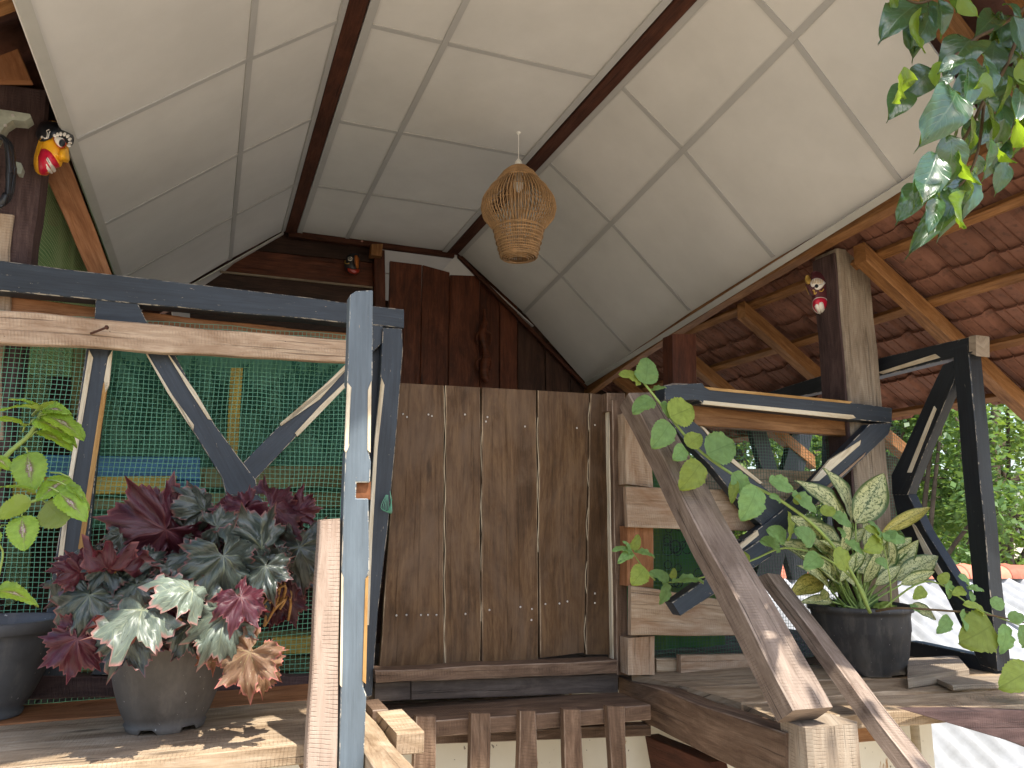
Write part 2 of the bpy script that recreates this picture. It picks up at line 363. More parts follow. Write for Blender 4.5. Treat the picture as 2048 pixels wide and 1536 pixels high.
def leafmat(name, base, vein, back=None, trans=.35, rough=.45, edge=None, blotch=None, speck=None, tcol=None, veinw=.06, nv=7, palm=False, var=.25, spec=.5, wear=None):
    m, nt, b = newmat(name, rough, spec); h = N(nt)
    tc = h.n('ShaderNodeTexCoord'); sp = h.n('ShaderNodeSeparateXYZ'); h.l(tc.outputs['UV'], sp.inputs[0]); u, v = sp.outputs[0], sp.outputs[1]
    f = h.noise(h.uv(6, 6), 1, 6, .6)
    c = h.ramp(f, [(.3, tuple(x * (1 - var) for x in base)), (.7, tuple(min(1, x * (1 + var)) for x in base))])
    if palm:
        ph = h.math('ABSOLUTE', h.math('SUBTRACT', h.math('FRACT', v), .5))        # 0.5 on the lobe axis
        d = h.math('MULTIPLY', h.math('SUBTRACT', .5, ph), h.math('ADD', u, .05))
        vm = h.ramp(d, [(.008, 1.), (.03, 0.)])
        vm = h.math('MULTIPLY', vm, h.ramp(u, [(.0, 1.), (.85, .25)]))
        s2 = h.math('FRACT', h.math('MULTIPLY', h.math('SUBTRACT', u, h.math('MULTIPLY', h.math('SUBTRACT', .5, ph), 1.1)), 5))
        vm2 = h.math('MULTIPLY', h.ramp(h.math('ABSOLUTE', h.math('SUBTRACT', s2, .5)), [(.02, .45), (.09, 0.)]), 1)
        vm = h.math('MAXIMUM', vm, vm2)
    else:
        s = h.math('ABSOLUTE', h.math('SUBTRACT', v, .5))
        mid = h.ramp(s, [(.008, 1.), (.03, 0.)])
        k = h.math('FRACT', h.math('MULTIPLY', h.math('SUBTRACT', u, h.math('MULTIPLY', s, .55)), nv))
        sec = h.ramp(h.math('ABSOLUTE', h.math('SUBTRACT', k, .5)), [(veinw * .5, .6), (veinw * 1.6, 0.)])
        vm = h.math('MAXIMUM', mid, sec)
    if blotch:   # coloured centre
        r = h.math('ADD', h.math('MULTIPLY', h.math('ABSOLUTE', h.math('SUBTRACT', v, .5)), 3.2), h.math('ABSOLUTE', h.math('SUBTRACT', u, .42)))
        r = h.math('ADD', r, h.math('MULTIPLY', h.math('SUBTRACT', h.noise(h.uv(25, 14), 1, 4), .5), .9))
        c = h.mix(h.ramp(r, [(.30, 1.), (.48, 0.)]), c, blotch[0]); c = h.mix(h.ramp(r, [(.10, .9), (.26, 0.)]), c, blotch[1])
    if speck:
        sn = h.noise(h.uv(22, 13), 1, 4, .7, .8); c = h.mix(h.ramp(sn, [(.44, 0.), (.49, 1.)]), c, speck)
        e = h.math('ABSOLUTE', h.math('SUBTRACT', v, .5)); em = h.ramp(h.math('ADD', e, h.math('MULTIPLY', sn, .25)), [(.50, 0.), (.58, 1.)])
        c = h.mix(em, c, base)
    if vein: c = h.mix(h.math('MULTIPLY', vm, .75), c, vein)
    if edge:
        if palm: em = h.ramp(u, [(.93, 0.), (.985, 1.)])
        else: em = h.ramp(h.math('ABSOLUTE', h.math('SUBTRACT', v, .5)), [(.455, 0.), (.49, 1.)])
        c = h.mix(em, c, edge)
    if wear: c = h.mix(h.ramp(h.noise(h.uv(9, 9), 1, 4), [(.62, 0.), (.7, 1.)]), c, wear)
    geo = h.n('ShaderNodeNewGeometry')
    if back: c = h.mix(geo.outputs['Backfacing'], c, back)
    r = h.math('ADD', h.math('MULTIPLY', h.rand(), .45), .78); hs = h.n('ShaderNodeHueSaturation'); h.l(r, hs.inputs['Value']); h.l(c, hs.inputs['Color']); c = hs.outputs[0]
    h.l(c, b.inputs['Base Color'])
    tr = h.n('ShaderNodeBsdfTranslucent')
    if tcol: tr.inputs[0].default_value = (*tcol, 1)
    else: h.l(c, tr.inputs[0])
    mx = h.n('ShaderNodeMixShader'); mx.inputs[0].default_value = trans
    h.l(b.outputs[0], mx.inputs[1]); h.l(tr.outputs[0], mx.inputs[2]); h.l(mx.outputs[0], nt.nodes['Material Output'].inputs[0])
    h.bump(h.math('ADD', h.math('MULTIPLY', vm, -1), h.math('MULTIPLY', f, .4)), b, .35, .002)
    return m
L = {}
L['coleus'] = leafmat('lime_leaf_purple_heart', (.20, .33, .035), (.26, .38, .08), back=(.20, .25, .06), blotch=((.12, .035, .055), (.62, .40, .48)), trans=.4, tcol=(.40, .55, .04), rough=.5)
L['beg'] = leafmat('dark_bronze_green_lobed_leaf', (.034, .046, .038), (.15, .17, .09), back=(.085, .012, .016), palm=True, edge=(.17, .07, .065), trans=.12, rough=.36, tcol=(.25, .05, .04), var=.35, spec=.6)
L['beglit'] = leafmat('sunlit_lobed_leaf', (.12, .15, .115), (.34, .36, .22), back=(.18, .03, .03), palm=True, edge=(.30, .15, .13), trans=.12, rough=.4, tcol=(.3, .1, .05), wear=(.05, .06, .05))  # lit copy of the begonia leaf: sunlight put into its paler colour
L['begred'] = leafmat('wine_red_lobed_leaf', (.055, .009, .017), (.15, .04, .035), back=(.075, .010, .016), palm=True, edge=(.16, .05, .05), trans=.18, rough=.5, tcol=(.22, .015, .025))
L['begbrown'] = leafmat('withered_orange_lobed_leaf', (.20, .115, .065), (.36, .28, .11), back=(.22, .10, .06), palm=True, edge=(.5, .16, .14), trans=.3, rough=.6, tcol=(.6, .22, .08), wear=(.52, .46, .25))
L['agla'] = leafmat('cream_speckled_leaf', (.030, .085, .022), (.045, .10, .035), speck=(.66, .66, .32), trans=.25, rough=.45, tcol=(.40, .45, .12), nv=1, veinw=.01)
L['aglay'] = leafmat('yellowing_speckled_leaf', (.20, .20, .035), (.12, .13, .03), speck=(.60, .52, .14), trans=.25, rough=.45, tcol=(.5, .4, .08), nv=1, veinw=.01)
L['vine'] = leafmat('soft_green_round_leaf', (.17, .29, .095), (.10, .19, .06), back=(.24, .33, .14), trans=.35, rough=.6, tcol=(.28, .42, .07), nv=8, spec=.3)
L['vine2'] = leafmat('yellow_green_round_leaf', (.24, .31, .06), (.14, .19, .04), back=(.26, .32, .10), trans=.4, rough=.6, tcol=(.38, .45, .05), nv=8, spec=.3)
L['tree'] = leafmat('glossy_dark_green_leaf', (.028, .078, .036), (.08, .14, .07), back=(.05, .11, .03), trans=.2, rough=.24, tcol=(.34, .52, .03), nv=10, spec=.9)
L['treey'] = leafmat('backlit_yellow_green_leaf', (.09, .16, .02), (.2, .26, .05), back=(.12, .20, .02), trans=.42, rough=.3, tcol=(.40, .58, .03), nv=10, spec=.7)  # backlit copy of the tree leaf: sun shining through is put into its colour

# ------------------------------------------------------------------ leaf meshes
def leaf_mesh(name, wfun, mat, nu=12, fold=.25, curl=.25, serr=0, sk=14, wave=.0):
    ss = [-1, -.66, -.33, 0, .33, .66, 1]; vs = []; uv = []
    sd = rnd.uniform(0, 50)
    for i in range(nu + 1):
        t = i / nu; w = wfun(t)
        for s in ss:
            ww = w
            if abs(s) == 1 and serr: ww = w * (1 + (serr if i % 2 else -serr))
            z = abs(s) * w * fold - curl * (t - .25) ** 2 + wave * noise.noise(V((sd + t * 5, s * 2.5, sd))) * (abs(s) + .2)
            vs.append((t - (serr * .6 / nu * abs(s)), s * ww, z)); uv.append((t, .5 + s * .5))
    fs = []; k = len(ss)
    for i in range(nu):
        for j in range(k - 1): fs.append((i * k + j, (i + 1) * k + j, (i + 1) * k + j + 1, i * k + j + 1))
    me = bpy.data.meshes.new(name); me.from_pydata(vs, [], fs); l = me.uv_layers.new(name='UVMap')
    for p in me.polygons:
        for li in p.loop_indices: l.data[li].uv = uv[me.loops[li].vertex_index]
    me.polygons.foreach_set('use_smooth', [True] * len(me.polygons)); me.materials.append(mat); me.update(); return me
def palm_mesh(name, mat, seed, lobes=7, sharp=.5, cup=.25, wave=.12):
    """lobed leaf about its petiole point; longest lobe towards +x, unit length"""
    r_ = random.Random(seed); R = 5; per = 10; A = lobes * per; vs = [(0, 0, 0)]; fs = []; uvf = []
    span = math.radians(312); lens = [.62 + .38 * math.cos((k - (lobes - 1) / 2) / (lobes / 2) * 1.25) * r_.uniform(.85, 1.12) for k in range(lobes)]
    def rad(a):   # a in 0..lobes
        k = min(int(a), lobes - 1); f = a - k; d = abs(f - .5) * 2
        Lk = lens[k]; nb = lens[max(k - 1, 0)] if f < .5 else lens[min(k + 1, lobes - 1)]
        notch = min(Lk, nb) * (1 - sharp)
        base = Lk * (1 - .16 * min(1, d / .28)) if d < .28 else Lk * .84 + (notch - Lk * .84) * ((d - .28) / .72) ** 1.3
        return base
    for i in range(A + 1):
        a = i / per; ang = -span / 2 + span * a / lobes; rr = rad(a) * (1 + (.06 if i % 2 else -.045) + .08 * noise.noise(V((i * .35, seed * 3.1, 0))))
        ph = abs((a % 1) - .5) * 2
        for j in range(1, R + 1):
            q = j / R; rad_ = rr * q
            z = -cup * (q ** 2) * .75 + .10 * ph * q + wave * q * noise.noise(V((seed + math.cos(ang) * 2.4 * (.4 + q), math.sin(ang) * 2.4 * (.4 + q), q)))
            vs.append((math.cos(ang) * rad_, math.sin(ang) * rad_, z))
    idx = lambda i, j: 1 + i * R + (j - 1)
    for i in range(A):
        a0, a1 = i / per, (i + 1) / per
        fs.append((0, idx(i, 1), idx(i + 1, 1))); uvf.append(((0, (a0 + a1) / 2), (1 / R, a0), (1 / R, a1)))
        for j in range(1, R):
            fs.append((idx(i, j), idx(i, j + 1), idx(i + 1, j + 1), idx(i + 1, j)))
            uvf.append(((j / R, a0), ((j + 1) / R, a0), ((j + 1) / R, a1), (j / R, a1)))
    me = bpy.data.meshes.new(name); me.from_pydata(vs, [], fs); l = me.uv_layers.new(name='UVMap'); k = 0
    for f in uvf:
        for c in f: l.data[k].uv = c; k += 1
    me.polygons.foreach_set('use_smooth', [True] * len(me.polygons)); me.materials.append(mat); me.update(); return me
def put_leaf(name, me, parent, base, tip, width=1.0, nrm=None, mat=None, label=None, **kw):
    """leaf along base->tip; width scales its half-width relative to its length; nrm = direction its upper side faces"""
    base, tip = V(base), V(tip); x = tip - base; Ln = x.length; x = x / Ln
    n = V(nrm) if nrm is not None else V((0, -.4, 1)); n = n - x * n.dot(x)
    n = n.normalized() if n.length > .05 else x.orthogonal().normalized()
    y = n.cross(x)
    m = Matrix((x * Ln, y * Ln * width, n * Ln)).transposed().to_4x4(); m.translation = base - (WLOC[parent.name] if parent else V((0, 0, 0)))
    o = bpy.data.objects.new(name, me); COL.objects.link(o)
    if parent: o.parent = parent
    o.matrix_basis = m
    if mat: o.material_slots[0].link = 'OBJECT'; o.material_slots[0].material = mat
    return setp(o, label, **kw)
ovate = lambda t: .36 * (math.sin(math.pi * min(1, t ** .62)) ** .8) * (1 - t * .25) if 0 < t < 1 else .004
def heart(t):
    return .004 if t <= 0 or t >= 1 else .40 * (math.sin(math.pi * t ** .72) ** .58)
lance = lambda t: .17 * (math.sin(math.pi * t ** .8) ** .85) if 0 < t < 1 else .003
treel = lambda t: .24 * (math.sin(math.pi * min(1, t / .93) ** .85) ** .8) + (.006 if t < 1 else 0) if 0 < t < .93 else .008
LM = {
 'coleus': [leaf_mesh('coleus_leaf', ovate, L['coleus'], 22, .22, .45, .07, wave=.12), leaf_mesh('coleus_leaf', heart, L['coleus'], 22, .12, .3, .06, wave=.08)],
 'vine': [leaf_mesh('vine_leaf', heart, L['vine'], 20, .15, .35, .04, wave=.12), leaf_mesh('vine_leaf', ovate, L['vine'], 20, .25, .5, .04, wave=.12)],
 'agla': [leaf_mesh('speckled_leaf', lance, L['agla'], 14, .35, .35, wave=.06), leaf_mesh('speckled_leaf', lance, L['agla'], 14, .5, .15, wave=.06)],
 'tree': [leaf_mesh('tree_leaf', treel, L['tree'], 14, .3, .35, wave=.08), leaf_mesh('tree_leaf', treel, L['tree'], 14, .15, .7, wave=.1), leaf_mesh('tree_leaf', treel, L['tree'], 14, .45, .2, wave=.06)],
 'beg': [palm_mesh('begonia_leaf', L['beg'], s, 7, .24 + .05 * (s % 3), .38 + .12 * (s % 2), .55) for s in (1, 2, 3, 4)],
}

# ------------------------------------------------------------------ ground and the lower storey
G = -3.2
mk('ground', [(-120, -120, G), (120, -120, G), (120, 120, G), (-120, 120, G)], [(0, 1, 2, 3)], M['ground'], kind='structure')
MB().box((-1.6, 2.78, G), (3.15, 5.3, -.64)).build('lower_wall', M['wall'], label='cream lime-washed wall of the lower storey, brown stains, below the gate step', cat='wall')
fl = thing('floor', (.8, 3.9, -.62), kind='structure')
for i in range(16):
    x0 = -1.6 + i * .285
    plank('floor_board', (x0 + .002, 2.72, -.56), (x0 + .281, 2.72, -.56), (x0 + .281, 5.2, -.56), (x0 + .002, 5.2, -.56), (0, 0, -.03), M['darkboard'], fl, n=3)

# ------------------------------------------------------------------ ceiling: flat middle, two sloping sides
ce = thing('ceiling', (1, 3.3, 1.93), kind='structure')
H = 1.93
YS = [1.58, 1.96, 2.745, 3.535, 4.325, 5.1]
def sec(Y):  # cross section nodes at Y
    d = Y - 1.95
    return [(-.50, 1.245), (.04, 1.68), (.37, H), (.45, H), (.785, H), (1.50, H), (1.59, H), (1.86 + .076 * d, 1.72 - .06 * d), (2.33 + .092 * d, 1.235 - .012 * d - .018 * d * abs(d))]
def cnode(i, Y):
    x, z = sec(Y)[i]
    if i == 0: x, z = -.51 + .0 * Y, 1.235
    return V((x, Y, z))
def slab(name, a, b, c, d, t, mat, parent, dn=0.0):
    nr = (b - a).cross(d - a).normalized()
    if nr.z < 0: nr = -nr
    off = nr * (-dn)
    p = [q + off for q in (a, b, c, d)]
    vs = p + [q + nr * t for q in p]
    fs = [(0, 1, 2, 3), (7, 6, 5, 4), (0, 4, 5, 1), (1, 5, 6, 2), (2, 6, 7, 3), (3, 7, 4, 0)]
    if (p[1] - p[0]).cross(p[3] - p[0]).z > 0: fs = [tuple(reversed(f)) for f in fs]
    return mk(name, vs, fs, mat, parent)
for j in range(len(YS) - 1):
    y0, y1 = YS[j], YS[j + 1]
    for (i0, i1) in ((0, 1), (1, 2), (3, 4), (4, 5), (6, 7), (7, 8)):
        # middle cross lines sit about level with the side ones
        slab('ceiling_panel', cnode(i0, y0), cnode(i1, y0), cnode(i1, y1), cnode(i0, y1), .008, M['panel'], ce)
def strip(a, b, w, name='joint_strip', mat=None, t=.005, across=None):
    a, b = V(a), V(b); d = (b - a).normalized(); s = V(across); s = (s - d * s.dot(d)).normalized() * w / 2
    nr = s.cross(d).normalized()
    if nr.z > 0: nr = -nr
    vs = [a - s, a + s, b + s, b - s]; vs2 = [v + nr * t for v in vs]
    fs = [(0, 1, 2, 3), (7, 6, 5, 4), (0, 4, 5, 1), (1, 5, 6, 2), (2, 6, 7, 3), (3, 7, 4, 0)]
    return mk(name, vs + vs2, fs, mat or M['strip'], ce)
for i in (1, 4, 7):
    for j in range(len(YS) - 1):
        strip(cnode(i, YS[j]), cnode(i, YS[j + 1]), .026, across=cnode(i + 1 if i != 4 else 5, YS[j]) - cnode(i, YS[j]))
for Y in YS[1:-1]:
    for (i0, i1) in ((0, 1), (1, 2), (3, 4), (4, 5), (6, 7), (7, 8)):
        a, b = cnode(i0, Y), cnode(i1, Y); d = (b - a).normalized()
        strip(a + d * .014, b - d * .014, .024, across=(0, 1, 0))
# grey angle trims beside the fold battens and along the eaves
for i, w, ac in ((2, .03, (1, 0, .8)), (3, .034, (1, 0, 0)), (5, .034, (1, 0, 0)), (6, .03, (1, 0, -.8)), (0, .035, (1, 0, .8)), (8, .03, (1, 0, -.9))):
    a, b = cnode(i, YS[0]), cnode(i, YS[-1]); s = V(ac).normalized() * (w / 2) * (1 if i in (3, 6, 0) else -1)
    strip(a + s, b + s, w, 'edge_trim', M['trimwhite'] if i in (0, 8) else M['strip'], .009, across=ac)
for xa, xb in ((.375, .445), (1.51, 1.585)):
    plank('fold_batten', (xa, 1.22, H - .012), (xb, 1.22, H - .012), (xb, 5.12, H - .012), (xa, 5.12, H - .012), (0, 0, .035), M['redbatten'], ce, n=14)
# end battens at the far wall
plank('end_batten', (.40, 5.11, H - .035), (.40, 5.11, H + .01), (1.56, 5.11, H + .01), (1.56, 5.11, H - .035), (0, .04, 0), M['redbatten'], ce, n=4)
a, b = cnode(6, 5.1), cnode(8, 5.1); u = V((0, 0, -.03))
plank('end_batten', a + V((0, .01, -.03)), a + V((0, .01, .005)), b + V((0, .01, .005)), b + V((0, .01, -.03)), (0, .03, 0), M['redbatten'], ce, n=4)
# the same ceiling carries on behind the wall boards
for (x0, x1) in ((.45, 1.0), (1.02, 1.59)):
    for (y0, y1) in ((5.16, 5.75), (5.77, 6.5)):
        slab('ceiling_panel', V((x0, y0, H)), V((x1, y0, H)), V((x1, y1, H)), V((x0, y1, H)), .008, M['panel'], ce)
slab('ceiling_panel', V((1.59, 5.16, H)), V((2.2, 5.16, 1.45)), V((2.2, 6.5, 1.45)), V((1.59, 6.5, H)), .008, M['panel'], ce)
slab('ceiling_panel', V((.37, 5.16, H)), V((-.3, 5.16, 1.4)), V((-.3, 6.5, 1.4)), V((.37, 6.5, H)), .008, M['panel'], ce)

# roof over the ceiling
mr = thing('main_roof', (1, 3.3, 1.3), 'tiled main roof over the white panelled ceiling, its front rafter showing at top right', 'roof')
def ribbed(name, p0, du, dv, nu, nv, pitch, amp, th, mat, parent, **kw):
    """sheet with ribs running along dv: p0 + u*du + v*dv"""
    du, dv, p0 = V(du), V(dv), V(p0); nr = du.cross(dv).normalized()
    if nr.z < 0: nr = -nr
    vs = []; Lu = du.length
    for s in (0, 1):
        for i in range(nu + 1):
            x = i / nu * Lu; z = amp * (math.sin(2 * math.pi * x / pitch))
            for j in range(nv + 1): vs.append(p0 + du * (i / nu) + dv * (j / nv) + nr * (z + s * th))
    m = (nu + 1) * (nv + 1); fs = []
    for i in range(nu):
        for j in range(nv):
            a = i * (nv + 1) + j; fs += [(a, a + nv + 1, a + nv + 2, a + 1), (m + a, m + a + 1, m + a + nv + 2, m + a + nv + 1)]
    for i in range(nu):
        for j in (0, nv):
            a = i * (nv + 1) + j; fs.append((a, a + m, a + m + nv + 1, a + nv + 1))
    return mk(name, vs, fs, mat, parent, smooth=True, **kw)
ribbed('tile_covering', (1.0, .72, 2.72), (0, 5.8, 0), (1.75, 0, -1.40), 150, 1, .22, .02, .02, M['tile'], mr)
ribbed('tile_covering', (1.0, .72, 2.72), (0, 5.8, 0), (-2.1, 0, -1.60), 150, 1, .22, .02, .02, M['tile'], mr)
for y in (1.36, 2.1, 2.95, 3.8, 4.65):
    bar('rafter', (1.0, y, 2.55), (2.52, y, 1.29), .055, .10, M['orange'], mr, n=5)
    bar('rafter', (1.0, y, 2.55), (-.62, y, 1.30), .055, .10, M['orange'], mr, n=5)
# front gable rafter following the ceiling's front edge
plank('front_rafter', (1.60, 1.50, 1.93), (1.60, 1.50, 2.03), (2.46, 1.50, 1.23), (2.46, 1.50, 1.13), (0, .055, 0), M['orange'], mr, n=6)
plank('front_rafter', (.36, 1.50, 1.93), (.36, 1.50, 2.03), (-.6, 1.50, 1.27), (-.6, 1.50, 1.17), (0, .055, 0), M['orange'], mr, n=6)
for y0, y1 in ((1.2, 2.4), (2.4, 3.3), (3.3, 4.2), (4.2, 5.3)):
    e0, e1 = cnode(8, y0), cnode(8, y1)
    plank('eave_beam', e0 + V((.004, 0, -.055)), e0 + V((.004, 0, .04)), e1 + V((.004, 0, .04)), e1 + V((.004, 0, -.055)), (.065, 0, 0), M['orange'], mr, n=5, jit=.001)

# ------------------------------------------------------------------ lean-to roof on the right
lr = thing('lean_to_roof', (3, 3.2, .45), 'low red clay tile roof on orange-brown rafters, seen from underneath at right', 'roof')
TS = math.tan(math.radians(34))
def rz(X): return 1.18 - TS * (X - 2.5)       # underside of the battens = top of the rafters
for y in (1.47, 2.36, 3.2, 3.92, 4.75):
    x0 = 2.46 + (y - 1.1) * .045
    plank('rafter', (x0, y - .032, rz(x0) - .085), (x0, y + .032, rz(x0) - .085), (3.62, y + .032, rz(3.62) - .085), (3.62, y - .032, rz(3.62) - .085), (0, 0, .083), M['orange'], lr, n=8, jit=.002)
for X in (2.60, 2.87, 3.14, 3.41):
    z = rz(X); c = V((.045 * .83, 0, -.045 * .56))
    a = V((X, 1.52, z)); b = V((X, 6.1, z))
    plank('batten', a - c * .5, a + c * .5, b + c * .5, b - c * .5, V((.02, 0, .03)) * .75, M['orange'], lr, n=14, jit=.002)
# tile: flat pan, raised roll at one side, small lip
def tile_mesh():
    prof = [(0, .0), (.012, .016), (.03, .022), (.048, .016), (.058, 0), (.10, -.004), (.102, .003), (.108, .003), (.11, -.004), (.155, -.004), (.157, .003), (.163, .003), (.165, -.004), (.20, 0), (.206, .010), (.212, .018)]
    vs = []; ln = .30
    for s in (0, 1):
        for k, (y, z) in enumerate(prof):
            vs.append((0, y, z + s * .011)); vs.append((ln, y, z + s * .011))
    m = len(prof) * 2; fs = []
    for k in range(len(prof) - 1):
        a = 2 * k; fs += [(a, a + 2, a + 3, a + 1), (m + a, m + a + 1, m + a + 3, m + a + 2), (a, m + a, m + a + 2, a + 2), (a + 1, a + 3, m + a + 3, m + a + 1)]
    fs += [(0, 1, m + 1, m), (m - 2, 2 * m - 2, 2 * m - 1, m - 1)]
    me = bpy.data.meshes.new('roof_tile'); me.from_pydata(vs, [], fs); me.materials.append(M['tile']); me.update(); return me
tm = tile_mesh(); cT, sT = math.cos(math.radians(34)), math.sin(math.radians(34))
for r in range(5):
    X = 2.33 + r * .232
    for k in range(22):
        y = 1.55 + k * .205
        o = bpy.data.objects.new('roof_tile', tm); COL.objects.link(o); o.parent = lr
        ax = V((cT, 0, -sT)); az = V((sT, 0, cT)); tilt = .05
        ax = (ax + az * tilt).normalized(); az = ax.cross(V((0, 1, 0)))
        m = Matrix((ax, V((0, 1, 0)), az)).transposed().to_4x4()
        m.translation = V((X, y + rnd.uniform(-.003, .003), rz(X) + .045 + rnd.uniform(-.002, .002))) - WLOC[lr.name]
        o.matrix_basis = m

# ------------------------------------------------------------------ the far wall boards inside
iw = thing('inner_wall', (.9, 5.15, -.5), 'dark red-brown board wall at the back of the loft, under the ceiling', 'wall')
def wb(x0, x1, ztop0, ztop1, mat, y=5.17, zb=-.5):
    plank('wall_board', (x0, y, zb), (x1, y, zb), (x1, y, ztop1), (x0, y, ztop0), (0, .025, 0), mat, iw, n=5)
ed = [780, 845, 900, 960, 1000, 1035, 1090, 1140, 1185, 1240]
tops = [(522, 530), (530, 545), (550, 552), (552, 556), (556, 590), (600, 640), (650, 700), (705, 760), (770, 800)]
for i in range(len(ed) - 1):
    y = 5.17 + .012 * (i % 2)
    a = W(ed[i], tops[i][0], Y=y); b = W(ed[i + 1], tops[i][1], Y=y)
    wb(a.x + .002, b.x - .002, a.z, b.z, M['dkred'] if i < 5 else M['dkbrown'], y)
# horizontal boards at the left with a post
for k, (t0, t1, m_) in enumerate((((560, 462, 765, 494), (500, 500, 765, 527), 'dkbrown'), ((500, 500, 765, 528), (450, 542, 765, 577), 'dkred'), ((450, 543, 765, 578), (380, 590, 765, 626), 'dkbrown'), ((380, 592, 765, 628), (380, 640, 765, 672), 'dkbrown'))):
    pplank('wall_board', [(t0[0], t0[1]), (t1[0], t1[1]), (t1[2], t1[3]), (t0[2], t0[3])], 5.2 + .008 * (k % 2), .03, M[m_], iw, n=4)
pplank('wall_post', [(748, 500), (770, 500), (772, 800), (752, 800)], 5.12, .07, M['dkred'], iw, n=4)
pplank('beam_end', [(744, 488), (766, 488), (764, 512), (742, 510)], 5.06, .08, M['orange'], iw, n=1)
ppr('light_trim', [(440, 541), (755, 574), (755, 578), (440, 545)], 5.175, .01, M['greypost'], iw)
MB().box((-1.0, 6.55, -.6), (3.2, 6.6, 2.4)).build('back_wall', M['dkbrown'], uv=True, label='dark back wall beyond the red-brown boards, mostly hidden', cat='wall')
# hanging carved lizard on the boards
def blob(mb, pts, rad): mb.tube(smoothpath(pts, 4), [rad[min(int(i / 4), len(rad) - 1)] for i in range((len(pts) - 1) * 4 + 1)], 8)
cy = 5.13
lz = MB(); P = lambda x, y, Y=cy: W(x, y, Y=Y)
blob(lz, [P(968, 618), P(970, 645), P(964, 668), P(968, 690), P(972, 715), P(968, 745), P(974, 765)], [.012, .024, .030, .026, .036, .032, .012])
for sgn, yy in ((-1, 660), (1, 660), (-1, 712), (1, 712)):
    blob(lz, [P(968, yy), P(968 + sgn * 14, yy + 10), P(968 + sgn * 12, yy + 30)], [.010, .008, .006])
lz.build('lizard_carving', M['dkred'], smooth=True, uv=True, label='long carved dark wood lizard hanging on the red-brown boards', cat='carving')

# ------------------------------------------------------------------ gate
gt = thing('plank_gate', W(1010, 1330, Y=2.66), 'old brown plank gate closing the loft entrance, nail heads in two rows', 'gate')
YG = 2.65
gx_t = [(797, 766), (890, 771), (963, 775), (1075, 781), (1180, 787), (1212, 790)]
gx_b = [(757, 1338), (889, 1328), (963, 1325), (1078, 1320), (1170, 1309), (1226, 1307)]
for i in range(5):
    off = (.0, .004, -.002, .005, .0)[i]
    (x0, y0), (x1, y1) = gx_t[i], gx_t[i + 1]; (x2, y2), (x3, y3) = gx_b[i + 1], gx_b[i]
    pplank('plank', [(x0 + 1.5, y0), (x1 - 1.7, y1), (x2 - 1.5, y2 + (3, 0, 8, -4, 2)[i]), (x3 + 1.7, y3 + (3, 0, 0, -4, 0)[i])], YG + off, .028, M['gate'], gt, n=18, jit=.0016, ch=.0035)
ppr('backing_board', [(795, 772), (1210, 795), (1224, 1300), (760, 1328)], YG + .040, .015, M['cream'], gt)
for i, (k0, k1) in ((1, (.0, 1.)), (2, (.15, .85)), (3, (.1, .6)), (4, (.0, 1.))):
    (xa, ya), (xb, yb_) = gx_t[i], gx_b[i]; pl = [W(xa + (xb - xa) * t + math.sin(t * 31 + i * 2) * (1.2 if i < 4 else 2.6), ya + (yb_ - ya) * t, Y=YG + .006) for t in [k0 + (k1 - k0) * q / 22 for q in range(23)]]
    MB().tube(pl, [.0012 + .0016 * abs(noise.noise(V((q * .5, i * 3, 0)))) for q in range(23)], 5).build('worn_seam', M['cream'], gt)
nb = MB()
def disc(mb, c, r, n=8, Yt=.002):
    c = V(c); vs = [c + V((0, -Yt * 1.3, 0))] + [c + V((math.cos(2 * math.pi * k / n) * r, 0, math.sin(2 * math.pi * k / n) * r)) for k in range(n)]
    mb.add(vs, [(0, 1 + (k + 1) % n, 1 + k) for k in range(n)])
for x, y in ((806, 828), (814, 834), (857, 829), (864, 832), (930, 829), (975, 834), (972, 843), (1050, 853), (1154, 856), (1190, 850), (793, 1231), (813, 1230), (842, 1230), (856, 1230), (873, 1230), (931, 1228), (979, 1220), (1041, 1214), (1091, 1208), (1119, 1207), (1135, 1203), (1190, 1187), (1190, 1206), (1064, 1218), (1063, 1240)):
    disc(nb, W(x, y, Y=YG - .004), .0036)
nb.build('nail_heads', M['nailhead'], gt, kind='stuff')
# jamb on the right: pale strip and dark post
pplank('jamb_strip', [(1217, 822), (1224, 822), (1234, 1318), (1226, 1318)], 2.625, .03, M['cream'], gt, n=8)
pplank('jamb_post', [(1224, 800), (1248, 802), (1258, 1350), (1235, 1350)], 2.60, .07, M['stairbrown'], gt, n=10)
pplank('top_block', [(1214, 786), (1250, 786), (1250, 824), (1214, 822)], 2.605, .06, M['stairbrown'], gt, n=2)
pplank('bottom_rail', [(750, 1341), (752, 1366), (1234, 1347), (1234, 1320)], 2.57, .09, M['stairbrown'], gt, n=10, jit=.003)

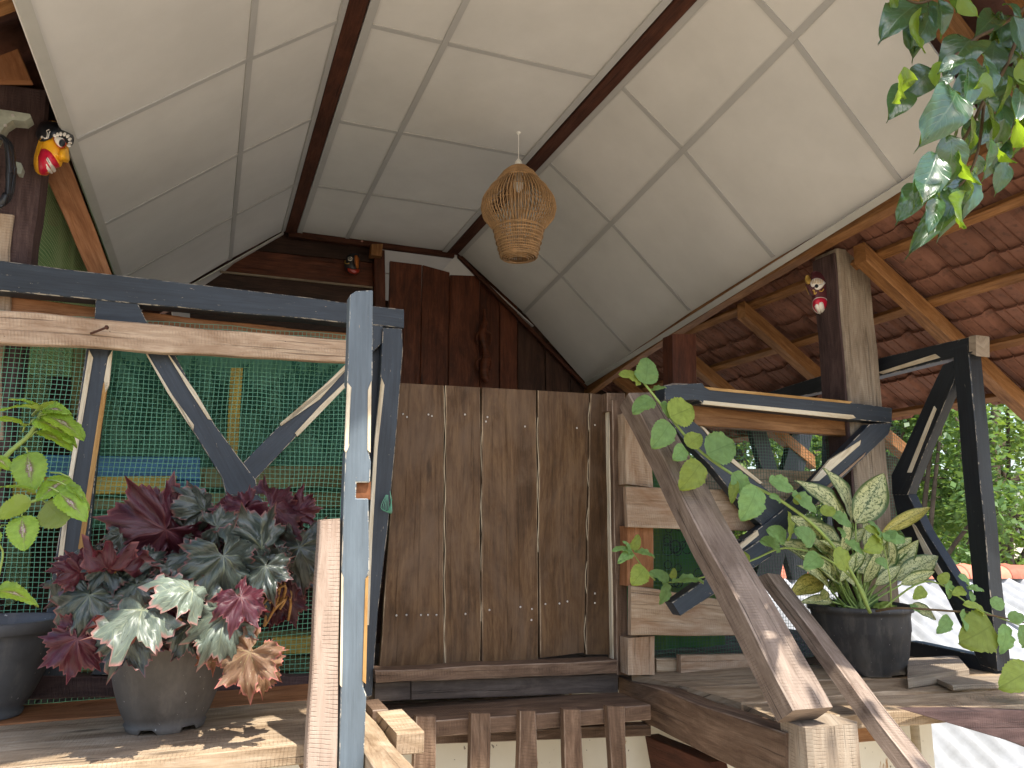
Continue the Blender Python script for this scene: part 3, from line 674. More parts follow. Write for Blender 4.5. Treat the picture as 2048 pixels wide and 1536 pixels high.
# entrance step: dark riser boards, tread, front slats
st = thing('entrance_step', W(1000, 1420, Y=2.45), 'brown wooden step below the plank gate with upright slats under it', 'step')
pplank('riser_board', [(750, 1366), (750, 1404), (821, 1401), (821, 1362)], 2.61, .04, M['darkboard'], st, n=3)
pplank('riser_board', [(823, 1362), (823, 1401), (1236, 1385), (1236, 1348)], 2.605, .04, M['darkboard'], st, n=6)
ZT = -.605
def onz(x, y, z=ZT): return W(x, y, Z=z)
plank('tread', onz(765, 1408), onz(790, 1447), onz(1302, 1411), onz(1238, 1384), (0, 0, -.048), M['stairbrown'], st, n=12, jit=.004)
for i, (x0, x1, xb0, xb1, yt, col) in enumerate(((833, 873, 828, 872, 1433, 'stairbrown'), (944, 980, 940, 980, 1427, 'stairbrown'), (1041, 1071, 1038, 1075, 1422, 'stairbrown'), (1128, 1162, 1130, 1168, 1419, 'stairbrown'), (1216, 1250, 1222, 1254, 1413, 'stairbrown'))):
    yv = 2.205 + i * .0
    a = W((x0 + x1) / 2, yt, Y=2.26).x
    # uprights stand just in front of the tread edge, which runs from near left to far right
    d0 = onz(790, 1447); d1 = onz(1302, 1411); f = ((x0 + x1) / 2 - 790) / (1302 - 790); yq = d0.lerp(d1, f).y - .035
    pplank('slat', [(x0, yt), (x1, yt), (xb1 + (xb1 - x1) * 2.2, 1800), (xb0 + (xb0 - x0) * 2.2, 1800)], yq, .033, M[col], st, n=10, jit=.003)
pplank('under_rail', [(790, 1475), (790, 1492), (1302, 1472), (1302, 1448)], 2.5, .05, M['stairbrown'], st, n=5)

# side beam and post right of the step
sb = thing('stair_side_beam', W(1400, 1480, X=1.49), 'wide dark brown beam running out from the gate to the stub post, right of the step', 'beam')
p = lambda x, y: W(x, y, X=1.49)
plank('beam', p(1238, 1352), p(1238, 1420), p(1572, 1590), p(1572, 1466), (.07, 0, 0), M['stairbrown'], sb, n=14, jit=.003)
plank('lower_beam', W(1290, 1470, X=1.55), W(1320, 1640, X=1.55), W(1470, 1700, X=1.55), W(1420, 1525, X=1.55), (.06, 0, 0), M['redbatten'], sb, n=5)
zt_ = W(1620, 1458, Y=1.70).z
plank('post', (1.50, 1.70, zt_), (1.675, 1.70, zt_), (1.675, 1.70, -3.2), (1.50, 1.70, -3.2), (0, .12, 0), M['greypost'], sb, n=18, jit=.003, ch=.012)
# light side beam left of the step
sl = plank('side_beam', (.375, 2.62, -.52), (.455, 2.62, -.52), (.455, 1.3, -.52), (.375, 1.3, -.52), (0, 0, -.16), M['weather'], None, n=14, jit=.003, label='pale sunlit beam running out along the left side of the step', cat='beam')

# ------------------------------------------------------------------ left shelf
ls = thing('plant_shelf', (-.3, 2.1, -.6), 'pale rough plank shelf at lower left holding two pots, front plank in the sun', 'shelf')
ZL = -.50
def sh(x0, x1, y0, y1, z, th, mat, par, **kw):
    plank('plank', (x0, y0, z), (x1, y0 + kw.pop('sk', 0), z), (x1, y1, z), (x0, y1, z), (0, 0, -th), mat, par, n=16, **kw) if False else plank('plank', (x0, y0, z), (x0, y1, z), (x1, y1, z), (x1, y0, z), (0, 0, -th), mat, par, n=16, **kw)
sh(-1.3, .37, 1.93, 2.165, ZL, .045, M['weather'], ls, jit=.004, wav=.012)
sh(-1.3, .37, 2.172, 2.39, ZL - .004, .04, M['weather'], ls, jit=.003, wav=.006)
sh(-1.3, .37, 2.397, 2.62, ZL - .002, .04, M['orangeboard'], ls, jit=.003, wav=.006)
sh(.462, .53, 1.93, 2.17, ZL + .0, .05, M['weather'], ls, jit=.003)
sh(.458, .50, 2.2, 2.33, ZL - .003, .03, M['stairbrown'], ls, jit=.003)
for x in (-1.0, -.2, .3):
    bar('bearer', (x, 1.95, ZL - .09), (x, 2.6, ZL - .09), .06, .08, M['stairbrown'], ls, n=3)

# ------------------------------------------------------------------ right shelf
rs = thing('plant_shelf', (2.4, 2.1, -.6), 'grey weathered plank shelf at right carrying the black pot of speckled leaves', 'shelf')
ZR = -.55
def rp(q, z=ZR, th=.042, m_='weather', wav=.02):
    plank('plank', *[W(x, y, Z=z) for x, y in q], V((0, 0, -th)), M[m_], rs, n=22, jit=.005, wav=wav)
rp([(1550, 1436), (1484, 1406), (2230, 1366), (2230, 1398)])
rp([(1480, 1402), (1378, 1375), (2150, 1337), (2230, 1362)], ZR + .003)
rp([(1374, 1372), (1262, 1349), (2020, 1316), (2150, 1334)], ZR + .001)
rp([(1815, 1356), (1815, 1316), (1915, 1312), (1938, 1340)], ZR + .035, .034, 'greypost', .03)
rp([(1905, 1372), (1860, 1352), (2060, 1345), (2100, 1362)], ZR + .02, .016, 'greypost', .03)
pplank('fascia', [(1665, 1440), (1665, 1490), (1800, 1478), (1800, 1430)], 1.95, .04, M['orange'], rs, n=4)
ppr('bearer', [(1826, 1424), (2230, 1420), (2230, 1560), (2048, 1490), (1900, 1446)], 1.74, .06, M['purple'], rs)
bar('bearer', (2.0, 2.1, ZR - .08), (2.0, 2.7, ZR - .08), .06, .08, M['stairbrown'], rs, n=3)
bar('bearer', (3.0, 1.8, ZR - .08), (3.0, 2.7, ZR - .08), .06, .08, M['stairbrown'], rs, n=3)
# low boards standing behind the shelf
pplank('kick_board', [(1362, 1311), (1362, 1348), (1530, 1350), (1530, 1309)], 2.535, .03, M['palet'], rs, n=3)
pplank('kick_board', [(1313, 1318), (1313, 1345), (1358, 1345), (1358, 1318)], 2.57, .03, M['weather'], rs, n=2)

# ------------------------------------------------------------------ left railing panel
lp = thing('railing_panel', (-.1, 2.62, -.5), 'blue-black painted railing panel with crossed struts in front of the green netting, left', 'railing')
YL = 2.62
pplank('top_rail', [(-60, 514), (-60, 577), (808, 655), (808, 618)], YL, .07, M['blue'], lp, n=16, jit=.002)
ppr('top_block', [(192, 585), (268, 592), (292, 640), (302, 660), (188, 655)], YL + .005, .045, M['blue'], lp)
ppr('upright', [(186, 650), (224, 650), (208, 790), (148, 1352), (150, 1372), (78, 1372), (92, 1230), (136, 960), (172, 700)], YL + .005, .045, M['blue'], lp)
# bare wood bevels along the upright
ppr('bare_edge', [(178, 700), (186, 715), (143, 970), (123, 1140), (112, 1150), (136, 960)], YL - .001, .012, M['cream'], lp)
ppr('bare_edge', [(216, 715), (225, 700), (218, 770), (211, 785), (208, 760)], YL - .001, .012, M['cream'], lp)
ppr('bare_edge', [(207, 765), (216, 765), (196, 900), (180, 1010), (162, 1125), (152, 1125), (180, 940)], YL - .001, .012, M['ochre_edge'], lp)
ppr('strut', [(285, 690), (340, 690), (392, 790), (430, 850), (480, 918), (512, 960), (515, 990), (452, 990), (444, 955), (385, 860), (335, 785)], YL + .003, .045, M['blue'], lp)
ppr('bare_edge', [(283, 692), (290, 700), (345, 790), (388, 850), (386, 862), (335, 785)], YL - .002, .012, M['cream'], lp)
ppr('bare_edge', [(330, 700), (340, 712), (392, 785), (424, 840), (416, 838), (375, 775)], YL - .002, .012, M['cream'], lp)
ppr('strut', [(697, 725), (697, 765), (600, 865), (505, 965), (488, 960), (484, 928), (560, 850)], YL + .006, .045, M['blue'], lp)
ppr('bare_edge', [(690, 730), (694, 738), (640, 798), (562, 852), (560, 847), (655, 765)], YL - .001, .012, M['cream'], lp)
ppr('bare_edge', [(697, 757), (697, 768), (595, 873), (590, 866), (640, 812)], YL - .001, .012, M['cream'], lp)
ppr('strut', [(455, 985), (512, 985), (600, 1090), (680, 1180), (680, 1230), (560, 1110)], YL + .008, .045, M['blue'], lp)
ppr('strut', [(470, 985), (505, 1010), (330, 1220), (230, 1350), (180, 1350), (320, 1170)], YL + .012, .045, M['blue'], lp)
pplank('bottom_rail', [(-60, 1352), (-60, 1400), (690, 1392), (690, 1350)], YL + .002, .06, M['purple'], lp, n=12, jit=.003)
# right-hand post of the panel beside the gate
ppr('end_post', [(766, 655), (804, 657), (806, 700), (790, 900), (775, 1060), (756, 1220), (744, 1392), (728, 1395), (735, 1160), (756, 860)], YL - .02, .06, M['blue'], lp)
ppr('bare_edge', [(763, 755), (769, 770), (755, 900), (744, 1090), (738, 1250), (733, 1250), (738, 1060), (750, 880)], YL - .024, .012, M['cream'], lp)
ppr('corner_block', [(745, 650), (767, 652), (764, 686), (744, 706)], YL - .005, .04, M['blue'], lp)
ppr('inner_post', [(745, 704), (762, 690), (752, 860), (738, 1392), (712, 1395), (716, 1000)], YL + .03, .03, M['blueblack'], lp)
# pale board nailed across
pb = thing('cross_board', (-.1, 2.5, .5), 'pale bleached board nailed across the top of the left railing, rusty nail sticking out', 'board')
pplank('board', [(-60, 616), (-60, 680), (697, 725), (697, 681)], 2.56, .035, M['pale'], pb, n=30, jit=.003)
nl = MB(); a = W(182, 667, Y=2.555); b = W(213, 655, Y=2.50); nl.tube([a, b], .0035, 8); nl.tube([b, b + (b - a).normalized() * .002], .007, 8); nl.build('nail', M['nail'], pb, smooth=True)
pplank('back_board', [(-60, 588), (-60, 640), (697, 690), (697, 668)], 2.70, .03, M['orangeboard'], None, n=24, jit=.004, wav=.01, label='orange-brown board behind the pale one, wavy upper edge', cat='board')

# front post with mortise, pale sawn post beside it
fp = thing('newel_post', W(700, 1536, Y=1.88), 'slate blue painted newel post with a square hole, standing in front of the gate', 'post')
YP = 1.87
left = [(700, 582), (697, 700), (694, 765), (690, 800), (688, 985), (683, 1140), (684, 1300), (680, 1400), (678, 1536), (676, 1800)]
right = [(746, 580), (745, 760), (743, 800), (740, 900), (739, 1100), (737, 1148), (733, 1160), (729, 1370), (729, 1420), (727, 1536), (724, 1800)]
ppr('post', [(700, 590), (712, 582), (746, 580), (745, 760), (739, 775), (738, 905), (742, 925), (740, 965), (713, 965), (712, 997), (737, 997), (739, 1140), (732, 1160), (727, 1375), (733, 1390), (727, 1536), (724, 1800), (676, 1800), (678, 1536), (681, 1400), (685, 1160), (683, 1140), (688, 985), (691, 905), (697, 890), (698, 775), (694, 765), (697, 700)], YP, .045, M['bluelight'], fp)
ppr('socket_back', [(711, 963), (742, 963), (741, 999), (710, 999)], YP + .014, .02, M['hole'], fp)
ppr('bare_edge', [(695, 765), (703, 775), (701, 800), (697, 895), (692, 905), (689, 900)], YP - .003, .01, M['cream'], fp)
ppr('bare_edge', [(736, 780), (743, 762), (741, 905), (735, 900)], YP - .003, .01, M['cream'], fp)
ppr('bare_edge', [(731, 1158), (737, 1152), (732, 1368), (725, 1362)], YP - .003, .01, M['ochre_edge'], fp)
ppr('bare_edge', [(683, 1145), (687, 1155), (684, 1375), (680, 1370)], YP - .003, .01, M['cream'], fp)
pp = pplank('sawn_post', [(640, 1040), (680, 1037), (672, 1800), (598, 1800)], 1.862, .055, M['sawn'], None, n=24, jit=.0015, label='pale rough-sawn timber with saw marks standing left of the slate blue newel post', cat='post')
# green string tied round the gate-side post
gs = MB()
for k in range(5):
    gs.tube(smoothpath([W(772 + k, 990, Y=2.58), W(762 + k * 4, 1015 + k * 2, Y=2.56), W(776 + k * 2, 1022, Y=2.55), W(784 - k, 998 - k * 4, Y=2.57)], 4), .0013, 4)
gs.build('green_string', M['wirenet'], None, label='green string knotted round the dark post left of the gate', cat='string')

# ------------------------------------------------------------------ right front railing panel
rpn = thing('railing_panel', (2.2, 2.42, -.5), 'blue-black painted railing panel with a cross strut right of the gate, big grey post behind', 'railing')
YR = 2.42
ppr('top_rail', [(1330, 770), (1405, 766), (1410, 774), (1700, 805), (1785, 816), (1784, 846), (1700, 838), (1405, 806), (1398, 800), (1330, 800)], YR, .07, M['blue'], rpn)
ppr('bare_edge', [(1408, 801), (1706, 830), (1712, 836), (1700, 838), (1405, 808)], YR - .003, .012, M['cream'], rpn)
ppr('bare_edge', [(1408, 773), (1415, 774), (1705, 803), (1700, 807), (1420, 780)], YR - .003, .012, M['ochre_edge'], rpn)
pplank('inner_rail', [(1385, 808), (1390, 850), (1700, 872), (1706, 840)], YR + .08, .05, M['orange'], rpn, n=5)
ppr('strut', [(1338, 838), (1368, 826), (1410, 862), (1500, 950), (1560, 1000), (1600, 1040), (1560, 1080), (1500, 1030), (1420, 930), (1368, 880)], YR + .01, .045, M['blue'], rpn)
ppr('bare_edge', [(1402, 852), (1410, 856), (1470, 920), (1525, 965), (1520, 968), (1455, 918)], YR + .005, .012, M['cream'], rpn)
ppr('strut', [(1784, 846), (1778, 868), (1690, 952), (1600, 1040), (1530, 1095), (1480, 1125), (1488, 1080), (1560, 1025), (1630, 958), (1740, 848)], YR, .045, M['blue'], rpn)
ppr('bare_edge', [(1722, 880), (1720, 890), (1638, 962), (1625, 962), (1660, 920)], YR - .004, .012, M['cream'], rpn)
ppr('bare_edge', [(1732, 905), (1728, 912), (1650, 985), (1646, 980)], YR - .004, .012, M['palet'], rpn)
ppr('bare_edge', [(1480, 1090), (1515, 1060), (1518, 1070), (1484, 1098)], YR - .004, .012, M['cream'], rpn)
pplank('strut', [(1345, 1205), (1362, 1232), (1545, 1112), (1520, 1080)], [2.25, 2.25, 2.42, 2.42], .05, M['blue'], rpn, n=4)
# pallet boards and blocks between gate and railing
pf = thing('pallet_infill', (1.75, 2.5, -.5), 'raw pallet boards and blocks filling the gap between gate and right railing', 'boards')
pplank('board', [(1252, 972), (1256, 1053), (1540, 1066), (1505, 982)], 2.50, .022, M['palet'], pf, n=8, jit=.003, wav=.006)
pplank('board', [(1262, 1172), (1262, 1270), (1470, 1268), (1465, 1205)], 2.50, .022, M['palet'], pf, n=8, jit=.003, wav=.012)
pplank('board', [(1405, 935), (1405, 985), (1640, 1010), (1640, 940)], 2.64, .02, M['weather'], pf, n=6, jit=.004, wav=.01)
pplank('block', [(1250, 826), (1300, 836), (1306, 975), (1254, 968)], 2.53, .06, M['palet'], pf, n=5, jit=.003)
pplank('block', [(1254, 1052), (1307, 1054), (1308, 1176), (1256, 1172)], 2.53, .06, M['orangeboard'], pf, n=5, jit=.003)
pplank('block', [(1256, 1276), (1312, 1272), (1312, 1350), (1257, 1350)], 2.53, .06, M['palet'], pf, n=5, jit=.003)
# sloping handrail plank and the thinner batten behind it
hA, hB, hC, hD = W(1258, 786, Y=2.40), W(1308, 784, Y=2.40), W(1667, 1414, Y=1.70), W(1588, 1420, Y=1.70)
hth = ((W(1238, 812, Y=2.47) - hA) + (W(1556, 1452, Y=1.765) - hD)) / 2
plank('handrail_plank', hA, hB, hC, hD, hth, M['rail'], None, n=30, jit=.0028, ch=.004, label='thick weathered plank sloping down from the gate post to the stub post, sun-dappled', cat='handrail')
hA, hB, hC, hD = W(1536, 1146, Y=2.28), W(1562, 1150, Y=2.28), W(2030, 1745, Y=1.35), W(1985, 1745, Y=1.35)
hth = ((W(1518, 1146, Y=2.33) - hA) + (W(1935, 1760, Y=1.40) - hD)) / 2
plank('sloping_batten', hA, hB, hC, hD, hth, M['rail'], None, n=26, jit=.0025, label='thin brown batten sloping down to lower right behind the thick plank', cat='batten')

# big corner post and lesser posts
Yp = 2.48; xc = W(1674, 500, Y=Yp).x; xr = W(1737, 490, Y=Yp).x; yd = W(1626, 505, X=xc).y
bp = thing('corner_post', (xc + .06, Yp + .06, -.6), 'tall grey weathered square post under the eave, carved mask on its left side', 'post')
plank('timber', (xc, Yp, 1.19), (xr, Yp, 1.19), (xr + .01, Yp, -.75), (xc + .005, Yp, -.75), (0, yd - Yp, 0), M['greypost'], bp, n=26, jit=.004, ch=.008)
# dark sheet over the post's inner side, the shade there put into its colour
plank('shaded_side', (xc - .014, Yp + .004, 1.17), (xc - .014, yd - .004, 1.17), (xc - .009, yd - .004, -.7), (xc - .009, Yp + .004, -.7), (.012, 0, 0), M['purple'], bp, n=20, jit=.003)
ip = pplank('inner_post', [(1345, 668), (1392, 668), (1394, 768), (1346, 766)], 3.0, .09, M['dkred'], None, n=4, label='short dark brown post between the eave and the railing, right of the gate', cat='post')
# side railing running back from the far right
sr = thing('side_railing', (2.75, 2.2, -.55), 'black painted side railing with bent struts at the far right, trees behind it', 'railing')
XS = 2.75
def sx(px, X=XS, th=.05, **kw): return [W(x, y, X=X) for x, y in px], (th, 0, 0)
def spr(name, px, mat, X=XS, th=.05):
    a, t = sx(px, X, th); return prism(name, a, t, mat, sr)
spr('top_rail', [(1946, 672), (1946, 706), (1760, 752), (1640, 784), (1500, 812), (1500, 796), (1640, 752), (1760, 716)], M['blueblack'], th=.06)
spr('bare_edge', [(1870, 708), (1880, 715), (1765, 748), (1755, 745)], M['cream'], XS - .003, .01)
plank('post', W(1905, 700, X=XS), W(1936, 690, X=XS), W(1996, 1342, X=XS), W(1955, 1300, X=XS), (.07, 0, 0), M['blueblack'], sr, n=12)
plank('rail_end', W(1938, 672, X=XS), W(1938, 706, X=XS), W(1952, 712, X=XS), W(1952, 670, X=XS), (.075, 0, 0), M['greypost'], sr, n=1)
spr('strut', [(1885, 730), (1925, 712), (1905, 770), (1858, 880), (1830, 950), (1815, 990), (1784, 990), (1782, 950), (1800, 915), (1852, 800)], M['blueblack'], XS + .004)
spr('bare_edge', [(1868, 812), (1872, 818), (1822, 945), (1814, 945), (1850, 855)], M['cream'], XS, .01)
spr('strut', [(1784, 985), (1815, 985), (1850, 1060), (1920, 1170), (1990, 1300), (1990, 1340), (1960, 1330), (1890, 1190), (1800, 1060)], M['blueblack'], XS + .006)
spr('bare_edge', [(1822, 1045), (1830, 1052), (1895, 1165), (1890, 1172), (1850, 1110)], M['cream'], XS, .01)
spr('bottom_rail', [(1815, 1282), (1830, 1284), (1990, 1318), (1990, 1348), (1900, 1330), (1815, 1312)], M['blueblack'], XS + .01)

# left corner post and brace
lc = thing('corner_post', W(40, 1300, Y=2.72), 'dark purplish brown square post at the left edge, yellow-faced mask hanging on it', 'post')
plank('timber', W(-35, 165, Y=2.70), W(100, 182, Y=2.70), W(20, 900, Y=2.70), W(-80, 900, Y=2.70), (0, .12, 0), M['purple'], lc, n=14, jit=.005, ch=.01)
plank('timber', W(-60, 880, Y=2.71), W(14, 880, Y=2.71), W(-20, 1420, Y=2.71), W(-90, 1420, Y=2.71), (0, .1, 0), M['purple'], lc, n=8, jit=.004)
plank('pale_lining', W(-60, 420, Y=2.69), W(28, 430, Y=2.69), W(0, 880, Y=2.69), W(-60, 880, Y=2.69), (0, .012, 0), M['palet'], lc, n=12, jit=.008)
plank('brace', W(84, 335, Y=2.85), W(136, 322, Y=2.85), W(224, 552, Y=2.85), W(182, 552, Y=2.85), (0, .06, 0), M['orangeboard'], lc, n=8, jit=.004)
plank('beam_stub', W(-90, 0, Y=2.60), W(-6, 0, Y=2.60), W(62, 160, Y=2.60), W(-90, 158, Y=2.60), (0, .03, 0), M['orangeboard'], lc, n=5, jit=.002)

# ------------------------------------------------------------------ netting
def netting(name, P0, du, dv, nu, nv, r, mat, wob=.0015, keep=None, **kw):
    P0, du, dv = V(P0), V(du), V(dv); nr = du.cross(dv).normalized(); mb = MB(); sd = rnd.uniform(0, 99)
    def pt(i, j):
        q = P0 + du * i + dv * j
        return q + nr * noise.noise(V((i * .07, j * .07, sd))) * wob * 7 + du * noise.noise(V((i * .11, j * .11, sd + 7))) * .55 + dv * noise.noise(V((i * .11, j * .11, sd + 17))) * .55
    for i in range(nu + 1):
        seg = []
        for j in range(0, nv + 1, 3):
            q = pt(i, j)
            if keep is None or keep(q): seg.append(q)
            else:
                if len(seg) > 1: mb.tube(seg, r, 4, False)
                seg = []
        if len(seg) > 1: mb.tube(seg, r, 4, False)
    for j in range(nv + 1):
        seg = []
        for i in range(0, nu + 1, 3):
            q = pt(i, j)
            if keep is None or keep(q): seg.append(q)
            else:
                if len(seg) > 1: mb.tube(seg, r, 4, False)
                seg = []
        if len(seg) > 1: mb.tube(seg, r, 4, False)
    return mb.build(name, mat, None, **kw)
netting('wire_netting', (-.78, 2.675, -.52), (.0150, 0, .0002), (0.0002, 0, .0148), 84, 78, .0010, M['wirenet'], label='green square-mesh wire netting behind the left railing panel', cat='netting')
netting('wire_netting', (-.66, 2.86, -.3), (0, .017, 0), (0, .002, .0165), 120, 102, .0013, M['net_olive'], label='green netting along the left side wall above the railing', cat='netting')
a = W(1310, 1345, Y=2.47)
M['wire2'] = simple('dark_green_wire', (.045, .12, .075), .5, .4)
netting('wire_netting', (a.x, 2.605, -.54), (.0135, 0, .0), (0, 0, .0135), 105, 74, .0008, M['wire2'], keep=lambda q: not (q.x > 2.62 and q.z < -.05), label='fine green wire netting behind the right railing panel', cat='netting')

# ------------------------------------------------------------------ things inside the left bay
def curtain(name, x0, x1, z0, z1, Y, mat, fold=.02, pitch=.16, axis='x', **kw):
    nu, nv = 90, 6; vs = []; fs = []; uv = []; g = lambda u: fold * math.sin(u / pitch * 6.283 + 1.3 * math.sin(u * 7)) + .4 * fold * math.sin(u / pitch * 15)
    for i in range(nu + 1):
        u = x0 + (x1 - x0) * i / nu
        for j in range(nv + 1):
            z = z0 + (z1 - z0) * j / nv; d = g(u) * (1 - .25 * j / nv)
            vs.append((u, Y + d, z) if axis == 'x' else (Y + d, u, z)); uv.append((u, z))
    for i in range(nu):
        for j in range(nv):
            k = i * (nv + 1) + j; fs.append((k, k + nv + 1, k + nv + 2, k + 1))
    o = mk(name, vs, fs, mat, None, [[uv[q] for q in f] for f in fs], smooth=True, **kw); return o, g
cu, cg = curtain('curtain', -.42, .70, -.02, .76, 3.35, M['curtain'], label='sea green curtain printed with dark fern sprays behind the netting', cat='curtain')
cu2, _ = curtain('curtain', 2.9, 5.1, -.5, 1.40, -.76, M['curtain2'], .03, .22, axis='y', label='deep green cloth hanging outside the left side netting', cat='curtain')
def fern(px, py, hgt, lean, seed):
    r_ = random.Random(seed); vs = []; fs = []; base = W(px, py, Y=3.33); 
    def quad(a, b, w):
        d = (b - a).normalized(); s = V((-d.z, 0, d.x)) * w; o = len(vs)
        for q in (a - s, a + s, b + s * .3, b - s * .3): vs.append(V((q.x, 3.35 + cg(q.x) * (1 - .25 * max(0, min(1, (q.z + .02) / .78))) - .006, q.z)))
        fs.append((o, o + 1, o + 2, o + 3))
    for st_ in range(3):
        ang = lean + (st_ - 1) * .32; pts = [base + V((math.sin(ang + .25 * t * (st_ - 1)) * hgt * t, 0, math.cos(ang) * hgt * t)) for t in [i / 14 for i in range(15)]]
        for i in range(14):
            quad(pts[i], pts[i + 1], .003)
            if i > 2:
                ln = hgt * .17 * math.sin(math.pi * (i / 15) ** .7)
                for sg in (-1, 1):
                    a2 = ang + sg * .75; quad(pts[i], pts[i] + V((math.sin(a2), 0, math.cos(a2))) * ln, .0055)
    o = mk('fern_print', vs, fs, M['fern'], None); o.parent = cu; o.location = o.location - WLOC[cu.name]
    return o
for k, (x, y, hh, le) in enumerate(((270, 900, .36, .1), (385, 905, .40, -.05), (450, 860, .25, .3), (560, 915, .38, .05), (650, 905, .34, -.1), (320, 800, .2, -.3), (610, 800, .2, .2))): fern(x, y, hh, le, k)
yb = thing('painted_bench', W(350, 1000, Y=3.1), 'bench of blue and yellow painted planks behind the netting, left', 'bench')
pplank('blue_plank', [(-60, 908), (-60, 955), (400, 960), (400, 915)], 3.16, .03, M['sky_blue'], yb, n=6)
pplank('blue_plank', [(355, 960), (335, 1060), (385, 1060), (400, 960)], 3.17, .03, M['sky_blue'], yb, n=3)
pplank('yellow_plank', [(-60, 955), (-60, 990), (345, 988), (354, 952)], 3.12, .03, M['yellow'], yb, n=6)
pplank('olive_plank', [(-60, 998), (-60, 1022), (320, 1018), (325, 996)], 3.14, .03, M['olive'], yb, n=6)
pplank('olive_plank', [(400, 935), (400, 975), (700, 975), (700, 930)], 3.22, .03, M['olive'], yb, n=6)
pplank('olive_plank', [(400, 985), (400, 1015), (700, 1015), (700, 985)], 3.2, .03, M['olive'], yb, n=6)
pplank('pole', [(462, 735), (486, 735), (474, 925), (450, 925)], 3.25, .03, M['yellow'], yb, n=4)
pplank('pole', [(145, 690), (168, 690), (160, 830), (140, 830)], 3.25, .03, M['olive'], yb, n=4)
for q in (([(-60, 1270), (-60, 1300), (700, 1298), (700, 1262)]), ([(-60, 1318), (-60, 1345), (700, 1343), (700, 1312)])):
    pplank('olive_plank', q, 3.0, .04, M['olive'], yb, n=6)
pplank('yellow_plank', [(545, 1275), (545, 1310), (700, 1308), (700, 1272)], 2.93, .04, M['yellow'], yb, n=4)
# dark wall behind the bay so that it stays closed
MB().box((-1.1, 3.75, -.6), (.95, 3.79, .62)).build('partition', M['dkbrown'], uv=True, label='dark board partition behind the green curtain', cat='wall')
# right bay: dark green cloth low behind the netting
cu3, _ = curtain('curtain', 1.62, 2.25, -.55, .28, 3.05, M['curtain2'], .015, .2, label='dark green cloth behind the fine netting right of the gate', cat='curtain')
lw = MB(); 
for k in range(26):
    c = W(1345 + rnd.uniform(-12, 75), 1100 + rnd.uniform(-50, 70), Y=3.0); r = rnd.uniform(.012, .03)
    lw.tube([c + V((math.cos(a) * r, 0, math.sin(a) * r)) for a in [i * 6.283 / 10 for i in range(11)]], .0025, 4, False)
lw.build('lattice', M['blueblack'], None, label='black scrollwork behind the fine netting right of the gate', cat='lattice', kind='stuff')
MB().box((1.5, 3.4, -.6), (1.95, 3.44, .45)).build('partition', M['dkbrown'], uv=True, label='short dark partition right of the gate behind the netting', cat='wall')
# dark timbers seen through the right netting
xt = thing('rear_brace', (2.9, 4.2, -.5), 'black timber brace of the rear railing seen through the right netting', 'railing')
for q in (([(1590, 850), (1630, 850), (1560, 1160), (1510, 1160)]), ([(1655, 850), (1690, 850), (1690, 1160), (1655, 1160)]), ([(1500, 850), (1530, 850), (1620, 1160), (1585, 1160)])):
    pplank('timber', q, 3.9, .05, M['blueblack'], xt, n=4)

# ------------------------------------------------------------------ rattan lamp
LC = W(1037, 265, Z=H); lx, ly = LC.x, LC.y
lampfwd = LC.dot(FW)
s_ = (LC - V((0, 0, 0))).dot(FW) / FPX
# heights found along the vertical through the hook
def zat(py):
    q = W(1037, py, X=lx); return (q * (ly / q.y)).z if False else W(1037, py, Y=ly).z
la = thing('rattan_lamp', (lx, ly, H), 'honey-coloured woven rattan lampshade hanging on a white cord from the ceiling', 'lamp')
z_s, z_t, z_w, z_n, z_b = zat(322), zat(338), zat(418), zat(458), zat(515)
MB().tube([(lx, ly, H), (lx, ly, z_s)], .0022, 6).build('cord', M['white_plastic'], la)
sk = MB(); sk.tube([(lx, ly, H + .001), (lx, ly, H - .008)], [.012, .008], 10); sk.build('ceiling_hook', M['white_plastic'], la)
sk = MB(); sk.tube([(lx, ly, z_s + .01), (lx, ly, z_s - .005), (lx, ly, z_s - .03), (lx, ly, z_t - .03)], [.006, .017, .022, .024], 12); sk.build('lamp_holder', M['white_plastic'], la, smooth=True)
RW = 75 / FPX * (W(1037, 418, Y=ly)).dot(FW)
hh = z_t - z_b
prof = [(0, .26), (.06, .42), (.14, .56), (.25, .80), (.36, .96), (.45, 1.0), (.54, .95), (.62, .80), (.68, .655), (.72, .64), (.80, .60), (.90, .53), (1.0, .46)]
def pr(t):
    for (a, ra), (b, rb) in zip(prof, prof[1:]):
        if t <= b: f = (t - a) / (b - a); f = f * f * (3 - 2 * f) * .5 + f * .5; return (ra + (rb - ra) * f) * RW
    return prof[-1][1] * RW
ribs = MB(); nr_ = 64
for k in range(nr_):
    a = 2 * math.pi * k / nr_; off = rnd.uniform(-.02, .02)
    ribs.tube([(lx + math.cos(a + off * t) * pr(t), ly + math.sin(a + off * t) * pr(t), z_t - hh * t) for t in [i / 22 for i in range(23)]], .0027, 5, False)
for k in range(nr_):
    a = 2 * math.pi * (k + .5) / nr_; off = rnd.uniform(-.05, .05)
    ribs.tube([(lx + math.cos(a + off * t) * pr(t) * .93, ly + math.sin(a + off * t) * pr(t) * .93, z_t - hh * t) for t in [i / 12 for i in range(13)]], .0022, 4, False)
ribs.build('upright_canes', M['rattan'], la, smooth=True, kind='stuff')
def ring(mb, t, dr=0, r=.0026, wob=.0012):
    n = 40; z = z_t - hh * t; ph = rnd.uniform(0, 6)
    mb.tube([(lx + math.cos(a) * (pr(t) + dr), ly + math.sin(a) * (pr(t) + dr), z + wob * math.sin(a * 3 + ph)) for a in [i * 6.2832 / n for i in range(n + 1)]], r, 5, False)
up = MB(); [ring(up, t, .003) for t in (0, .02, .04, .06, .08, .10, .12, .14)]; up.build('upper_band', M['rattan'], la, smooth=True)
